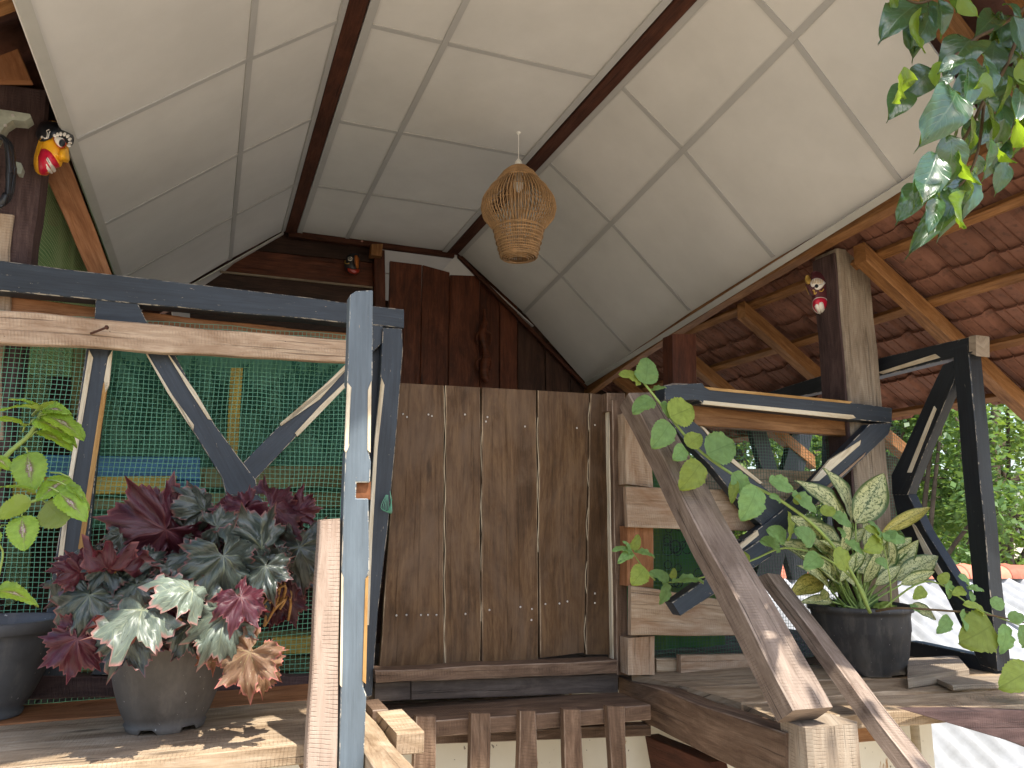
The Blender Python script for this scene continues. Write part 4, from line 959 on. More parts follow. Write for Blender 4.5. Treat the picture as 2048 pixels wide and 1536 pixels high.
lo = MB(); [ring(lo, t, .005 * (1 if i % 2 else .2), .0032) for i, t in enumerate((.685, .70, .735, .77, .805, .84, .875, .905, .93, .955, .975, .99, 1.0))]
for k in range(4): 
    t = 1.0; n = 36; z = z_t - hh - .003 * k; rr = pr(1) - .012 * k
    lo.tube([(lx + math.cos(a) * rr, ly + math.sin(a) * rr, z) for a in [i * 6.2832 / n for i in range(n + 1)]], .003, 5, False)
lo.build('lower_band', M['rattan'], la, smooth=True)
inn = MB(); [ring(inn, t, -.006, .0018) for t in (.3, .46, .6)]
inn.build('inner_hoops', M['rattan'], la, smooth=True)
bu = MB(); bu.tube([(lx, ly, z_t - .03), (lx, ly, z_t - .07), (lx, ly, z_t - .10), (lx, ly, z_t - .125)], [.013, .028, .026, .004], 12); bu.build('bulb', M['white_plastic'], la, smooth=True)

# ------------------------------------------------------------------ pots
def lathe(name, c, prof, mat, parent, n=48, notch=None, **kw):
    c = V(c); vs = []; fs = []
    for i, (r, z) in enumerate(prof):
        for k in range(n):
            a = 2 * math.pi * k / n; zz = z
            if notch and i in (0, len(prof) - 1) and (k % (n // notch)) in (0, 1, 2): zz = z + .014
            vs.append(c + V((math.cos(a) * r, math.sin(a) * r, zz)))
    m = len(prof)
    for i in range(m - 1):
        for k in range(n): fs.append((i * n + k, i * n + (k + 1) % n, (i + 1) * n + (k + 1) % n, (i + 1) * n + k))
    return mk(name, vs, fs, mat, parent, smooth=True, **kw)
def bowlprof(R, Hh, rb, rim=.012):
    o = [(rb, 0), (rb + .004, .012), (rb - .002, .016)]
    for i in range(1, 11):
        t = i / 10; o.append((rb + (R - rb) * math.sin(t * math.pi / 2) ** .85, .016 + (Hh - .05) * t))
    o += [(R + rim * .4, Hh - .032), (R + rim, Hh - .028), (R + rim, Hh - .004), (R + rim * .7, Hh), (R, Hh), (R - .004, Hh - .02), (rb * .9, .03), (0.001, .03)]
    return o
def soil(c, r, z, parent): 
    n = 20; vs = [V(c) + V((0, 0, z + .01))] + [V(c) + V((math.cos(a) * r, math.sin(a) * r, z)) for a in [i * 6.2832 / n for i in range(n)]]
    mk('soil', vs, [(0, 1 + i, 1 + (i + 1) % n) for i in range(n)], M['soil'], parent)
# left pot with coleus
c1 = W(-32, 1432, Z=ZL); R1 = .148
t1 = thing('plant_pot', c1, 'grey plastic bowl pot cut by the left edge, lime and purple leaves in it', 'pot')
h1 = .245
lathe('pot_body', c1, bowlprof(R1, h1, .085), M['potgrey'], t1); soil(c1, R1 - .01, h1 - .03, t1)
# begonia pot
c2 = W(334, 1399, Z=ZL + .001); c2 = V((c2.x, 2.22, ZL)); c2.x = W(334, 1399, Y=2.22).x
t2 = thing('plant_pot', c2, 'dusty brown rounded pot with notched foot under the wine-red begonia', 'pot')
h2 = .235
lathe('pot_body', c2, bowlprof(.138, h2, .092, .008), M['pottaupe'], t2, notch=6); soil(c2, .125, h2 - .03, t2)
# right pot
q = W(1728, 1357, Z=ZR); c3 = V((W(1728, 1345, Y=2.0).x, 2.0, ZR)); k3 = W(1728, 1340, Z=ZR)
c3 = k3
t3 = thing('plant_pot', c3, 'black straight-sided plastic pot of cream speckled leaves on the right shelf', 'pot')
f3 = (c3.dot(FW)) / FPX
rb3, rt3 = 78 * f3, 96 * f3; h3 = 128 * f3 / math.cos(0)
prof3 = [(rb3 * .97, 0), (rb3, .006), (rb3, .02), (rb3 * 1.03, .024), (rb3 * 1.04, .05), (rb3 * 1.07, .053), (rt3 * .955, h3 * .62), (rt3 * .965, h3 * .63), (rt3 * .965, h3 * .85), (rt3 * .975, h3 * .86), (rt3 * .985, h3 - .022), (rt3 * 1.04, h3 - .02), (rt3 * 1.04, h3 - .002), (rt3, h3), (rt3 - .008, h3 - .01), (rb3, .02), (.001, .02)]
lathe('pot_body', c3, prof3, M['potblack'], t3, notch=5); soil(c3, rt3 - .012, h3 - .025, t3)

# ------------------------------------------------------------------ plants
def stem(name, px, Ys, r, mat, parent, sides=7):
    pts = [W(x, y, Y=yy) for (x, y), yy in zip(px, Ys)]
    sp = smoothpath(pts, 5); m = len(sp)
    MB().tube(sp, [r * (1 - .45 * i / m) for i in range(m)], sides).build(name, mat, parent, smooth=True)
    return pts
def yj(a): return rnd.uniform(-a, a)
# coleus
co = thing('coleus', c1 + V((0, 0, h1 - .03)), 'lime green coleus with purple leaf hearts in the grey pot at the left edge', 'plant')
stem('stem', [(-25, 1240), (-30, 1050), (0, 930), (60, 868), (84, 822)], [2.02, 2.0, 1.98, 1.95, 1.94], .0075, M['stem_green'], co)
stem('stem', [(-25, 1240), (-20, 1100), (5, 1022), (75, 1000), (136, 978)], [2.02, 1.99, 1.96, 1.93, 1.92], .005, M['stem_green'], co)
stem('stem', [(-20, 1240), (-10, 1180), (0, 1140), (5, 1100), (-20, 1070)], [2.02, 1.98, 1.95, 1.94, 1.94], .003, M['stem_green'], co)
CL = [((80, 818), (-12, 808), .9, (0, -.2, 1)), ((86, 815), (22, 790), .7, (0, -.3, 1)), ((88, 818), (140, 818), 1.1, (-.1, -.7, .8)), ((92, 828), (172, 868), .75, (-.3, -.3, 1)), ((70, 838), (158, 874), .85, (-.2, -.5, 1)), ((76, 862), (148, 890), .6, (-.2, -.3, 1)),
      ((50, 852), (-12, 826), .9, (.1, -.5, 1)), ((55, 905), (64, 980), .95, (0, -1, .45)), ((70, 985), (6, 962), .5, (0, -.4, 1)), ((140, 955), (70, 995), .95, (.1, -.6, .9)), ((132, 970), (186, 1006), .5, (-.2, -.2, 1)), ((118, 984), (172, 1034), .7, (-.3, -.6, .8)),
      ((92, 1006), (138, 1052), 1.1, (.2, .9, -.3)), ((44, 1032), (48, 1098), 1.0, (0, -1, .4)), ((-8, 1180), (78, 1196), .8, (0, -.6, 1)), ((60, 1000), (-10, 1032), .9, (.1, .7, .6)), ((84, 820), (60, 800), .9, (0, -.4, 1)), ((84, 818), (108, 796), .7, (0, -.2, 1)),
      ((20, 940), (-20, 900), .9, (0, -.6, .8)), ((-6, 1060), (-40, 1110), .9, (0, -.9, .5))]
for i, (b_, t_, w, nn) in enumerate(CL):
    y0 = 1.93 + yj(.03); me = LM['coleus'][1 if abs(nn[1]) > .85 else i % 2]
    put_leaf('leaf', me, co, W(*b_, Y=y0), W(*t_, Y=y0 - .03 + yj(.02)), w, nn)
    sp = W(b_[0] * .6 + 40 * .4, b_[1] + (12 if b_[1] < 900 else -10), Y=1.95)
    MB().tube([W(*b_, Y=y0), W(*b_, Y=y0).lerp(sp, .5) + V((0, 0, .004)), sp], .0018, 5).build('leaf_stalk', M['stem_green'], co, smooth=True)
# begonia
be = thing('begonia', c2 + V((0, 0, h2 - .03)), 'sprawling begonia with jagged grey-green and wine-red leaves in the brown pot', 'plant')
def bq(x, y): return (80 + x / 3.34, 960 + y / 3.34)
BL = [((1225, 505), (1330, 760), 'beg', 1.95, (0, -.75, .75)), ((1030, 490), (800, 560), 'beg', 2.0, (0, -.6, .8)), ((1010, 730), (790, 620), 'beglit', 1.84, (0, -.55, .85)), ((1480, 460), (1390, 220), 'beg', 2.02, (0, -.8, .5)), ((1735, 450), (1740, 720), 'beg', 2.05, (-.3, -.9, .3)),
      ((1510, 575), (1400, 760), 'beg', 1.98, (0, -.7, .7)), ((330, 770), (240, 1010), 'beg', 2.0, (-.1, -.85, .4)), ((240, 600), (50, 790), 'beg', 2.08, (-.3, -.6, .7)), ((680, 870), (320, 960), 'beglit', 1.84, (0, -.5, .9)), ((640, 700), (470, 820), 'beg', 2.0, (0, -.6, .7)),
      ((1240, 910), (1070, 1160), 'beglit', 1.86, (.1, -.7, .7)), ((1010, 960), (900, 1150), 'beg', 1.98, (0, -.85, .5)), ((1340, 780), (1460, 930), 'begred', 1.90, (.2, -.8, .5)), ((840, 330), (470, 580), 'begred', 2.08, (-.2, -.75, -.5)), ((860, 240), (580, 170), 'begred', 2.12, (0, -.8, .4)),
      ((1360, 190), (1160, 330), 'begred', 2.08, (0, -.8, .4)), ((1540, 180), (1760, 360), 'begred', 2.1, (.1, -.8, .3)), ((1720, 210), (1820, 100), 'begred', 2.15, (0, -.9, .3)), ((1100, 200), (1000, 60), 'beg', 2.1, (0, -.7, .6)), ((250, 1060), (180, 1330), 'begred', 1.98, (0, -.95, -.1)),
      ((600, 1000), (670, 1220), 'beg', 1.98, (0, -.9, .3)), ((1400, 1150), (1190, 1370), 'begbrown', 1.84, (.1, -.75, .6)), ((1480, 1210), (1510, 1430), 'begbrown', 1.98, (.1, -.9, .2)), ((460, 590), (730, 580), 'begred', 1.98, (0, -.5, -.8)), ((1650, 600), (1560, 760), 'begred', 2.1, (0, -.8, .3)),
      ((760, 560), (640, 420), 'begred', 2.12, (0, -.8, .4)), ((1150, 560), (1010, 640), 'beg', 2.05, (0, -.7, .7)), ((900, 560), (740, 640), 'beg', 2.06, (0, -.7, .7)), ((560, 620), (420, 560), 'begred', 2.08, (0, -.8, .4)), ((1000, 380), (1020, 180), 'beg', 2.12, (0, -.8, .5)),
      ((1230, 720), (1130, 860), 'begred', 2.0, (0, -.9, .3)), ((860, 880), (700, 1010), 'begred', 2.05, (0, -.9, .1)), ((1600, 360), (1760, 540), 'beg', 2.12, (.2, -.8, .4)), ((1180, 320), (1330, 170), 'begred', 2.12, (0, -.8, .5)), ((460, 800), (380, 900), 'beg', 2.05, (0, -.8, .4)),
      ((1200, 1080), (1170, 1290), 'begbrown', 1.95, (.3, -.8, .2)), ((1640, 760), (1720, 960), 'begred', 2.15, (.1, -.9, .2)), ((1480, 820), (1620, 760), 'begred', 2.15, (.1, -.9, .2)), ((1000, 820), (880, 760), 'begred', 2.08, (0, -.9, .2))]
cb = c2 + V((0, 0, h2 - .02))
for k in range(52):
    bx, by = rnd.uniform(200, 1700), rnd.uniform(300, 900); a = rnd.uniform(0, 6.28); ln = rnd.uniform(130, 210)
    if (bx - 980) ** 2 / 780 ** 2 + (by - 650) ** 2 / 380 ** 2 > 1: continue
    BL.append(((bx, by), (bx + math.cos(a) * ln, by + abs(math.sin(a)) * ln * .8), ('beg', 'begred', 'beg')[k % 3], rnd.uniform(2.0, 2.2), (yj(.6), -.8, rnd.uniform(-.2, .9))))
for i, (b_, t_, m_, y0, nn) in enumerate(BL):
    if y0 < 1.9: y0 += .05
    B = W(*bq(*b_), Y=y0); T = W(*bq(*t_), Y=y0 - .02 + yj(.02))
    T = B + (T - B) * (1.12 if m_ != 'beg' else 1.25)
    put_leaf('leaf', LM['beg'][i % 4], be, B, T, .92 + yj(.12), nn, mat=L[m_])
    sp = cb + V((yj(.06), yj(.05), 0)); mid = B.lerp(sp, .45) + V((yj(.03), .04, .03))
    MB().tube(smoothpath([sp, mid, B + V((0, .012, -.004))], 5), .0032, 6).build('leaf_stalk', M['stem_ochre'] if i % 3 else M['stem_brown'], be, smooth=True)
for k in range(16):   # dry hanging stalks at the right
    x0, y0 = rnd.uniform(1440, 1640), rnd.uniform(640, 720); x1, y1 = x0 + rnd.uniform(-90, 90), rnd.uniform(800, 990)
    MB().tube(smoothpath([W(*bq(1300, 980), Y=2.15), W(*bq(x0, y0), Y=2.1 + yj(.04)), W(*bq((x0 + x1) / 2 + 40, (y0 + y1) / 2), Y=2.1), W(*bq(x1, y1), Y=2.1 + yj(.04))], 5), .0036, 5).build('dry_stalk', M['stem_ochre'], be, smooth=True)
MB().tube(smoothpath([W(*bq(710, 890), Y=1.88), W(*bq(820, 935), Y=1.9), W(*bq(940, 935), Y=1.96)], 6), .0045, 8).build('dry_stalk', M['stem_ochre'], be, smooth=True)
# speckled plant
ag = thing('speckled_plant', c3 + V((0, 0, h3 - .03)), 'upright plant with cream speckled lance leaves in the black pot, right shelf', 'plant')
def aq(x, y): return (1480 + x / 4.8, 920 + y / 4.8)
AL = [((1080, 600), (925, 70), 1.15, 0), ((1110, 610), (1400, 120), 1.35, 0), ((1040, 640), (670, 160), .9, 0), ((900, 880), (500, 530), 1.3, 0), ((1360, 700), (1890, 410), .5, 1), ((850, 1080), (370, 750), .95, 0), ((1130, 1080), (1600, 740), 1.0, 0), ((1430, 1080), (1720, 770), 1.1, 0), ((1500, 1150), (1950, 890), .95, 0),
      ((1540, 1200), (1880, 1060), .8, 0), ((930, 1030), (920, 1290), 2.0, 0), ((800, 1140), (480, 1290), 1.2, 1), ((1000, 900), (740, 560), .9, 0), ((880, 1360), (580, 1360), .6, 0), ((1640, 1390), (1930, 1520), 1.0, 0), ((1060, 1000), (800, 760), .8, 0), ((1200, 1180), (1360, 860), .9, 0), ((760, 1330), (850, 1250), 1.0, 0),
      ((1240, 900), (1480, 640), .9, 0), ((980, 1200), (620, 900), .8, 0), ((1300, 1200), (1560, 1000), .9, 0)]
for k in range(16):
    bx, by = rnd.uniform(850, 1450), rnd.uniform(900, 1250); a = rnd.uniform(-1.25, 1.25); ln = rnd.uniform(300, 460)
    AL.append(((bx, by), (bx + math.sin(a) * ln, by - math.cos(a) * ln), rnd.uniform(.65, .95), 0))
ca = c3 + V((0, 0, h3 - .03))
for i, (b_, t_, w, yel) in enumerate(AL):
    y0 = c3.y - .02 + yj(.05); B = W(*aq(*b_), Y=y0); T = W(*aq(*t_), Y=y0 - .04 + yj(.05))
    put_leaf('leaf', LM['agla'][i % 2], ag, B, T, w * 1.15, (rnd.uniform(-.4, .2), -1, .55), mat=L['aglay'] if yel else None)
    sp = ca + V((yj(.03), yj(.03), 0)); MB().tube(smoothpath([sp, B.lerp(sp, .5) + V((0, .01, .0)), B], 4), .0035, 6).build('leaf_stalk', M['stem_green'], ag, smooth=True)
# trailing vine
vi = thing('trailing_vine', c3 + V((0, -.05, h3 - .03)), 'round-leaved green vine climbing from the black pot up the sloping plank', 'plant')
stem('stem', [(1740, 1225), (1700, 1140), (1640, 1062), (1560, 1000), (1480, 958), (1390, 893), (1315, 800), (1287, 765)], [2.08, 2.04, 2.02, 2.02, 2.06, 2.12, 2.16, 2.18], .0065, M['stem_green'], vi)
stem('stem', [(1738, 1222), (1718, 1170), (1650, 1116), (1570, 1096), (1500, 1122), (1400, 1156), (1325, 1166)], [2.08, 2.06, 2.06, 2.12, 2.16, 2.25, 2.3], .0045, M['stem_green'], vi)
stem('stem', [(1752, 1222), (1800, 1216), (1900, 1222), (1970, 1228), (2060, 1248)], [2.06, 1.98, 1.90, 1.86, 1.8], .0045, M['stem_brown'], vi)
stem('stem', [(1760, 1222), (1830, 1170), (1880, 1168), (1950, 1215), (2060, 1258)], [2.06, 1.98, 1.92, 1.88, 1.84], .0035, M['stem_green'], vi)
stem('stem', [(1782, 1215), (1780, 1160), (1766, 1085)], [2.05, 2.0, 1.98], .0028, M['stem_green'], vi)
stem('stem', [(1310, 1160), (1290, 1140), (1265, 1105)], [2.32, 2.32, 2.32], .003, M['stem_green'], vi)
VL = [((1290, 768), (1298, 716), 1.1, (0, -1, .3), 2.17), ((1282, 764), (1247, 742), .95, (0, -.8, .6), 2.18), ((1306, 798), (1268, 818), .95, (0, -.7, .7), 2.17), ((1302, 782), (1330, 770), .8, (0, -.4, 1), 2.19), ((1340, 834), (1388, 812), 1.2, (0, -1, .3), 2.13), ((1322, 806), (1352, 836), .9, (0, -.8, .5), 2.16),
      ((1340, 846), (1312, 890), .95, (0, -1, .2), 2.13), ((1374, 892), (1402, 868), 1.1, (0, -.8, .5), 2.12), ((1414, 908), (1472, 882), 1.05, (0, -1, .3), 2.08), ((1370, 895), (1352, 916), 1.1, (.1, -1, .1), 2.13), ((1402, 925), (1368, 975), .95, (0, -1, .2), 2.08), ((1466, 945), (1496, 988), .85, (-.2, -1, .2), 2.04),
      ((1514, 974), (1492, 1036), .95, (0, -1, .2), 2.0), ((1470, 960), (1464, 1000), .5, (-.6, -.8, 0), 2.04), ((1538, 962), (1590, 974), .75, (0, -.9, .5), 2.0), ((1584, 990), (1638, 1016), .75, (0, -.8, .6), 2.0), ((1576, 1022), (1586, 1078), .5, (.5, -.9, 0), 2.02), ((1572, 1078), (1543, 1058), 1.0, (0, -1, .3), 2.05),
      ((1628, 1086), (1598, 1058), 1.05, (0, -1, .2), 2.0), ((1646, 1030), (1668, 1012), .9, (0, -.6, .7), 2.0), ((1660, 1030), (1708, 1046), .7, (0, -.8, .6), 2.0), ((1690, 1084), (1732, 1102), .7, (0, -.7, .7), 2.0), ((1668, 1100), (1700, 1138), 1.0, (0, -1, .2), 1.98), ((1690, 1075), (1680, 1055), .9, (0, -.8, .5), 2.0),
      ((1560, 1000), (1545, 990), .9, (0, -.8, .5), 2.0), ((1590, 1008), (1600, 990), .9, (0, -.8, .5), 2.0),
      ((1265, 1102), (1230, 1094), .6, (0, -.6, .8), 2.3), ((1265, 1104), (1240, 1120), .6, (0, -.8, .6), 2.3), ((1266, 1100), (1278, 1072), .8, (0, -.9, .4), 2.3), ((1268, 1104), (1310, 1106), .5, (0, -.5, .9), 2.3), ((1262, 1100), (1250, 1082), .6, (0, -.8, .5), 2.3),
      ((1290, 1135), (1268, 1166), 1.1, (-.2, -1, .1), 2.3), ((1275, 1140), (1296, 1160), 1.0, (0, -1, .2), 2.31), ((1338, 1162), (1306, 1142), .8, (0, -.9, .5), 2.28), ((1344, 1158), (1350, 1138), .9, (0, -.9, .4), 2.28), ((1335, 1166), (1326, 1208), .75, (.2, -1, 0), 2.27), ((1345, 1165), (1405, 1152), .4, (0, -.4, 1), 2.25),
      ((1500, 1120), (1480, 1105), .9, (0, -.8, .5), 2.15), ((1560, 1095), (1530, 1078), .9, (0, -.8, .5), 2.1), ((1640, 1112), (1615, 1130), .9, (0, -.8, .5), 2.05),
      ((1766, 1080), (1742, 1052), .8, (0, -.8, .5), 1.98), ((1764, 1076), (1748, 1042), .6, (.4, -.9, .4), 1.98), ((1768, 1078), (1812, 1072), .75, (0, -.7, .7), 1.97), ((1762, 1082), (1738, 1098), .9, (.3, -.9, .2), 1.98), ((1770, 1082), (1790, 1060), .8, (0, -.6, .8), 1.98), ((1775, 1130), (1757, 1120), .9, (0, -.9, .3), 1.99),
      ((1985, 1250), (1930, 1285), 1.15, (0, -1, .3), 1.86), ((2010, 1248), (2012, 1312), .85, (0, -1, .1), 1.84), ((1920, 1228), (1960, 1270), .9, (0, -.9, .4), 1.88), ((1970, 1226), (1935, 1200), .7, (0, -.7, .7), 1.88), ((1940, 1172), (1926, 1148), .9, (0, -.8, .5), 1.9), ((1935, 1178), (1972, 1175), .6, (0, -.5, .9), 1.9), ((1930, 1180), (1908, 1186), .8, (0, -.8, .5), 1.9), ((1940, 1182), (1950, 1208), .7, (0, -.9, .3), 1.9),
      ((1895, 1160), (1905, 1200), .8, (0, -.9, .3), 1.92), ((1878, 1165), (1900, 1145), .9, (0, -.8, .5), 1.92), ((2020, 1242), (2050, 1225), .9, (0, -.7, .7), 1.83), ((2040, 1250), (2056, 1300), .9, (0, -1, .2), 1.82), ((2060, 1340), (2008, 1372), .9, (0, -.9, .5), 1.78), ((1985, 1215), (2010, 1195), .9, (0, -.8, .5), 1.86), ((1900, 1235), (1880, 1265), .7, (0, -.9, .3), 1.9),
      ((1850, 1178), (1830, 1195), .8, (0, -.8, .4), 1.95), ((1820, 1212), (1845, 1222), .7, (0, -.8, .6), 1.97)]
for i, (b_, t_, w, nn, y0) in enumerate(VL):
    B = W(*b_, Y=y0 - .01); T = W(*t_, Y=y0 - .02 + yj(.012))
    T = B + (T - B) * (1.06 if b_[0] < 1800 else .95); put_leaf('leaf', LM['vine'][0], vi, B, T, w * 1.05, nn, mat=L['vine2'] if i % 3 == 1 else None)
# loose stalks and small leaves on the soil of the right pot
for k in range(14):
    a = rnd.uniform(0, 6.28); b0 = ca + V((math.cos(a) * .08, math.sin(a) * .08, 0)); b1 = b0 + V((math.cos(a) * .05, math.sin(a) * .05 - .02, rnd.uniform(.0, .08)))
    put_leaf('leaf', LM['vine'][1], vi, b0, b1, .8, (yj(.5), -.5, 1), mat=L['vine2'] if k % 2 else None)

# ------------------------------------------------------------------ hanging branch, top right
tb = thing('tree_branch', W(2048, 60, Y=1.25), 'leafy tree branch hanging into the top right corner, glossy dark leaves, some glowing yellow-green', 'branch')
def tq(x, y): return (1700 + x / 3.2, y / 3.2)
TL = [((430, 20), (245, 160), 1.1, 0), ((440, 50), (390, 310), .9, 1), ((570, -10), (600, 210), 1.6, 0), ((520, 440), (385, 590), 1.3, 0), ((400, 510), (225, 590), 1.2, 1), ((350, 560), (270, 730), 1.1, 0), ((590, 400), (540, 650), .95, 1), ((690, 560), (600, 785), 1.2, 0), ((560, 690), (522, 835), .8, 0), ((730, 370), (590, 430), 1.3, 0),
      ((800, 235), (670, 340), 1.2, 0), ((760, 440), (755, 665), 1.3, 0), ((850, 340), (930, 580), 1.35, 0), ((900, 190), (1020, 430), 1.5, 0), ((1050, 100), (1120, 320), 1.4, 0), ((770, 710), (790, 990), 1.5, 0), ((640, 850), (660, 1150), 1.4, 0), ((560, 980), (440, 1290), 1.0, 0), ((430, 1180), (345, 1370), 1.1, 0), ((720, 950), (690, 1160), 1.1, 1),
      ((610, 1070), (560, 1240), 1.2, 1), ((730, 1150), (485, 1490), .55, 0), ((690, 1190), (620, 1400), 1.0, 0), ((730, 1230), (690, 1440), .85, 1), ((790, 1090), (790, 1350), .9, 0), ((830, 990), (800, 1165), 1.2, 0), ((900, 880), (880, 1070), 1.3, 0), ((860, 630), (960, 930), 1.4, 0), ((960, 620), (1010, 930), 1.1, 0), ((1020, 480), (960, 720), 1.1, 0),
      ((1050, 800), (1120, 910), 1.3, 1), ((950, 920), (955, 1045), 1.0, 1), ((1090, 580), (1080, 750), 1.2, 0), ((1000, 300), (1120, 420), 1.3, 0), ((1080, 380), (1150, 560), 1.3, 1), ((820, 520), (900, 600), 1.3, 1), ((700, 600), (720, 720), 1.2, 1), ((980, 20), (1114, 60), 1.2, 0), ((930, 100), (830, 200), .9, 0), ((700, -30), (780, 90), 1.2, 1),
      ((300, -60), (270, 90), 1.3, 1), ((640, -60), (690, 40), 1.2, 0), ((1060, 660), (1140, 800), 1.3, 0), ((880, 420), (790, 560), 1.2, 0), ((990, 760), (930, 950), 1.2, 0), ((660, 480), (560, 560), 1.0, 0), ((1060, 480), (1130, 680), 1.2, 0), ((480, 1100), (480, 1260), 1.0, 0), ((560, 1260), (520, 1440), .8, 0)]
for i, (b_, t_, w, yel) in enumerate(TL):
    y0 = 1.30 + yj(.10); B = W(*tq(*b_), Y=y0); T = W(*tq(*t_), Y=y0 + yj(.05))
    nn = (yj(.5), -.9 + yj(.3), .75) if not yel else (yj(.4), .75, .6)
    T = B + (T - B) * 1.15; put_leaf('leaf', LM['tree'][i % 3], tb, B, T, w * .92, nn, mat=L['treey'] if yel else None)
for k in range(46):
    x_, y_ = rnd.choice([(rnd.uniform(850, 1120), rnd.uniform(50, 900)), (rnd.uniform(600, 1000), rnd.uniform(650, 1100)), (rnd.uniform(420, 560), rnd.uniform(0, 100))])
    y0 = 1.42 + yj(.08); B = W(*tq(x_, y_), Y=y0); T = W(*tq(x_ - rnd.uniform(-20, 70), y_ + rnd.uniform(150, 230)), Y=y0 + yj(.04))
    put_leaf('leaf', LM['tree'][k % 3], tb, B, T, 1.05, (yj(.7), -.7, .7) if k % 9 else (yj(.4), .8, .5), mat=None if k % 9 else L['treey'])
def tw(px, r, m_='stem_brown'): 
    pts = [W(*tq(*q), Y=1.33) for q in px]; sp = smoothpath(pts, 5); MB().tube(sp, [r * (1 - .5 * i / len(sp)) for i in range(len(sp))], 6).build('twig', M[m_], tb, smooth=True)
tw([(1400, -300), (1150, 20), (950, 170), (800, 250), (620, 400), (520, 440)], .007)
tw([(1150, 20), (1000, 420), (860, 640), (720, 900), (560, 1010), (430, 1180)], .006)
tw([(860, 640), (820, 960), (730, 1160), (560, 1270)], .005)
tw([(950, -200), (600, -40), (430, 20), (300, -50)], .005)
tw([(1150, 100), (1080, 500), (1050, 800), (950, 930)], .005)
tw([(800, 250), (740, 440), (690, 560), (560, 690)], .004)
# more of the same branch outside the frame: it dapples the planks below
for k in range(110):
    c = V((rnd.uniform(1.5, 2.9), rnd.uniform(.15, .95), rnd.uniform(1.6, 2.3)))
    d = W(2048, 0, Y=c.y)
    pxx = (c.dot(rt) / c.dot(FW)) * FPX + 1024; pyy = 768 - (c.dot(UP) / c.dot(FW)) * FPX
    if pyy > -60 and pxx < 2110: continue
    t_ = c + V((yj(.05), yj(.05), -.09)); put_leaf('leaf', LM['tree'][k % 3], tb, c, t_, 1.1, (yj(1), yj(1), 1))

# ------------------------------------------------------------------ masks
def mask(name, outline, Y, depth, mat, label, feats, axis='Y'):
    """a carved shell: outline in photo pixels on its plane, bulging out by depth; features drape on it"""
    def PT(x, y): return W(x, y, Y=Y) if axis == 'Y' else W(x, y, X=Y)
    out = V((0, -1, 0)) if axis == 'Y' else V((-1, 0, 0))
    if axis == 'D': pass
    cx = sum(p[0] for p in outline) / len(outline); cy_ = sum(p[1] for p in outline) / len(outline)
    pts = []
    m = len(outline)
    for i in range(m):   # densify with a closed spline
        p0, p1, p2, p3 = outline[i - 1], outline[i], outline[(i + 1) % m], outline[(i + 2) % m]
        for j in range(4):
            t = j / 4; pts.append(tuple(.5 * (2 * p1[k] + (p2[k] - p0[k]) * t + (2 * p0[k] - 5 * p1[k] + 4 * p2[k] - p3[k]) * t * t + (3 * p1[k] - p0[k] - 3 * p2[k] + p3[k]) * t ** 3) for k in (0, 1)))
    def PH(x, y, h): return W(x, y, Y=Y - h) if axis == 'Y' else W(x, y, X=Y - h)
    def hgt(x, y):
        a = math.atan2(y - cy_, x - cx); r = math.hypot(x - cx, y - cy_); best = None
        for i in range(len(pts)):
            (x0, y0), (x1, y1) = pts[i], pts[(i + 1) % len(pts)]
            dx, dy = math.cos(a), math.sin(a); ex, ey = x1 - x0, y1 - y0; den = dx * ey - dy * ex
            if abs(den) < 1e-9: continue
            tt = ((x0 - cx) * ey - (y0 - cy_) * ex) / den; uu = ((x0 - cx) * dy - (y0 - cy_) * dx) / den
            if tt > 0 and -.001 <= uu <= 1.001: best = tt if best is None else min(best, tt)
        rho = min(1, r / (best or 1)); return depth * math.sqrt(max(0, 1 - rho ** 2.6))
    t = thing(name, PT(cx, cy_), label, 'mask')
    def shell(nm, pl, mt, lift, own, rings=5, close=False):
        ax = sum(p[0] for p in pl) / len(pl); ay = sum(p[1] for p in pl) / len(pl); vs = []; fs = []; n = len(pl)
        for r in range(rings):
            k = 1 - r / rings
            for (x, y) in pl:
                qx, qy = ax + (x - ax) * k, ay + (y - ay) * k
                vs.append(PH(qx, qy, hgt(qx, qy) + lift + own * math.sqrt(max(0, 1 - k ** 2))))
        vs.append(PH(ax, ay, hgt(ax, ay) + lift + own))
        for r in range(rings - 1):
            for i in range(n): fs.append((r * n + i, r * n + (i + 1) % n, (r + 1) * n + (i + 1) % n, (r + 1) * n + i))
        for i in range(n): fs.append(((rings - 1) * n + i, (rings - 1) * n + (i + 1) % n, rings * n))
        # skirt backwards so every piece has body
        o = len(vs)
        for (x, y) in pl: vs.append(PH(x, y, max(0, hgt(x, y) + lift - .012) if nm != 'face' else 0))
        for i in range(n): fs.append((i, o + i, o + (i + 1) % n, (i + 1) % n))
        return mk(nm, vs, fs, mt, t, smooth=True)
    shell('face', pts, mat, 0, 0, 9)
    for f in feats:
        if f[0] == 'line':
            _, nm, pl, mt, r = f; MB().tube(smoothpath([PH(x, y, hgt(x, y) + (.020 if 'hair' in nm else .012 if nm in ('gum_line', 'brow_line') else .003)) for x, y in pl], 4), r, 5).build(nm, mt, t, smooth=True)
        else:
            _, nm, pl, mt, lift, own = f
            if len(pl) > 3 and f[0] == 'sp':
                q = []; m = len(pl)
                for i in range(m):
                    p0, p1, p2, p3 = pl[i - 1], pl[i], pl[(i + 1) % m], pl[(i + 2) % m]
                    for j in range(3):
                        tt = j / 3; q.append(tuple(.5 * (2 * p1[k] + (p2[k] - p0[k]) * tt + (2 * p0[k] - 5 * p1[k] + 4 * p2[k] - p3[k]) * tt * tt + (3 * p1[k] - p0[k] - 3 * p2[k] + p3[k]) * tt ** 3) for k in (0, 1)))
                pl = q
            shell(nm, pl, mt, lift, own, 3)
    return t
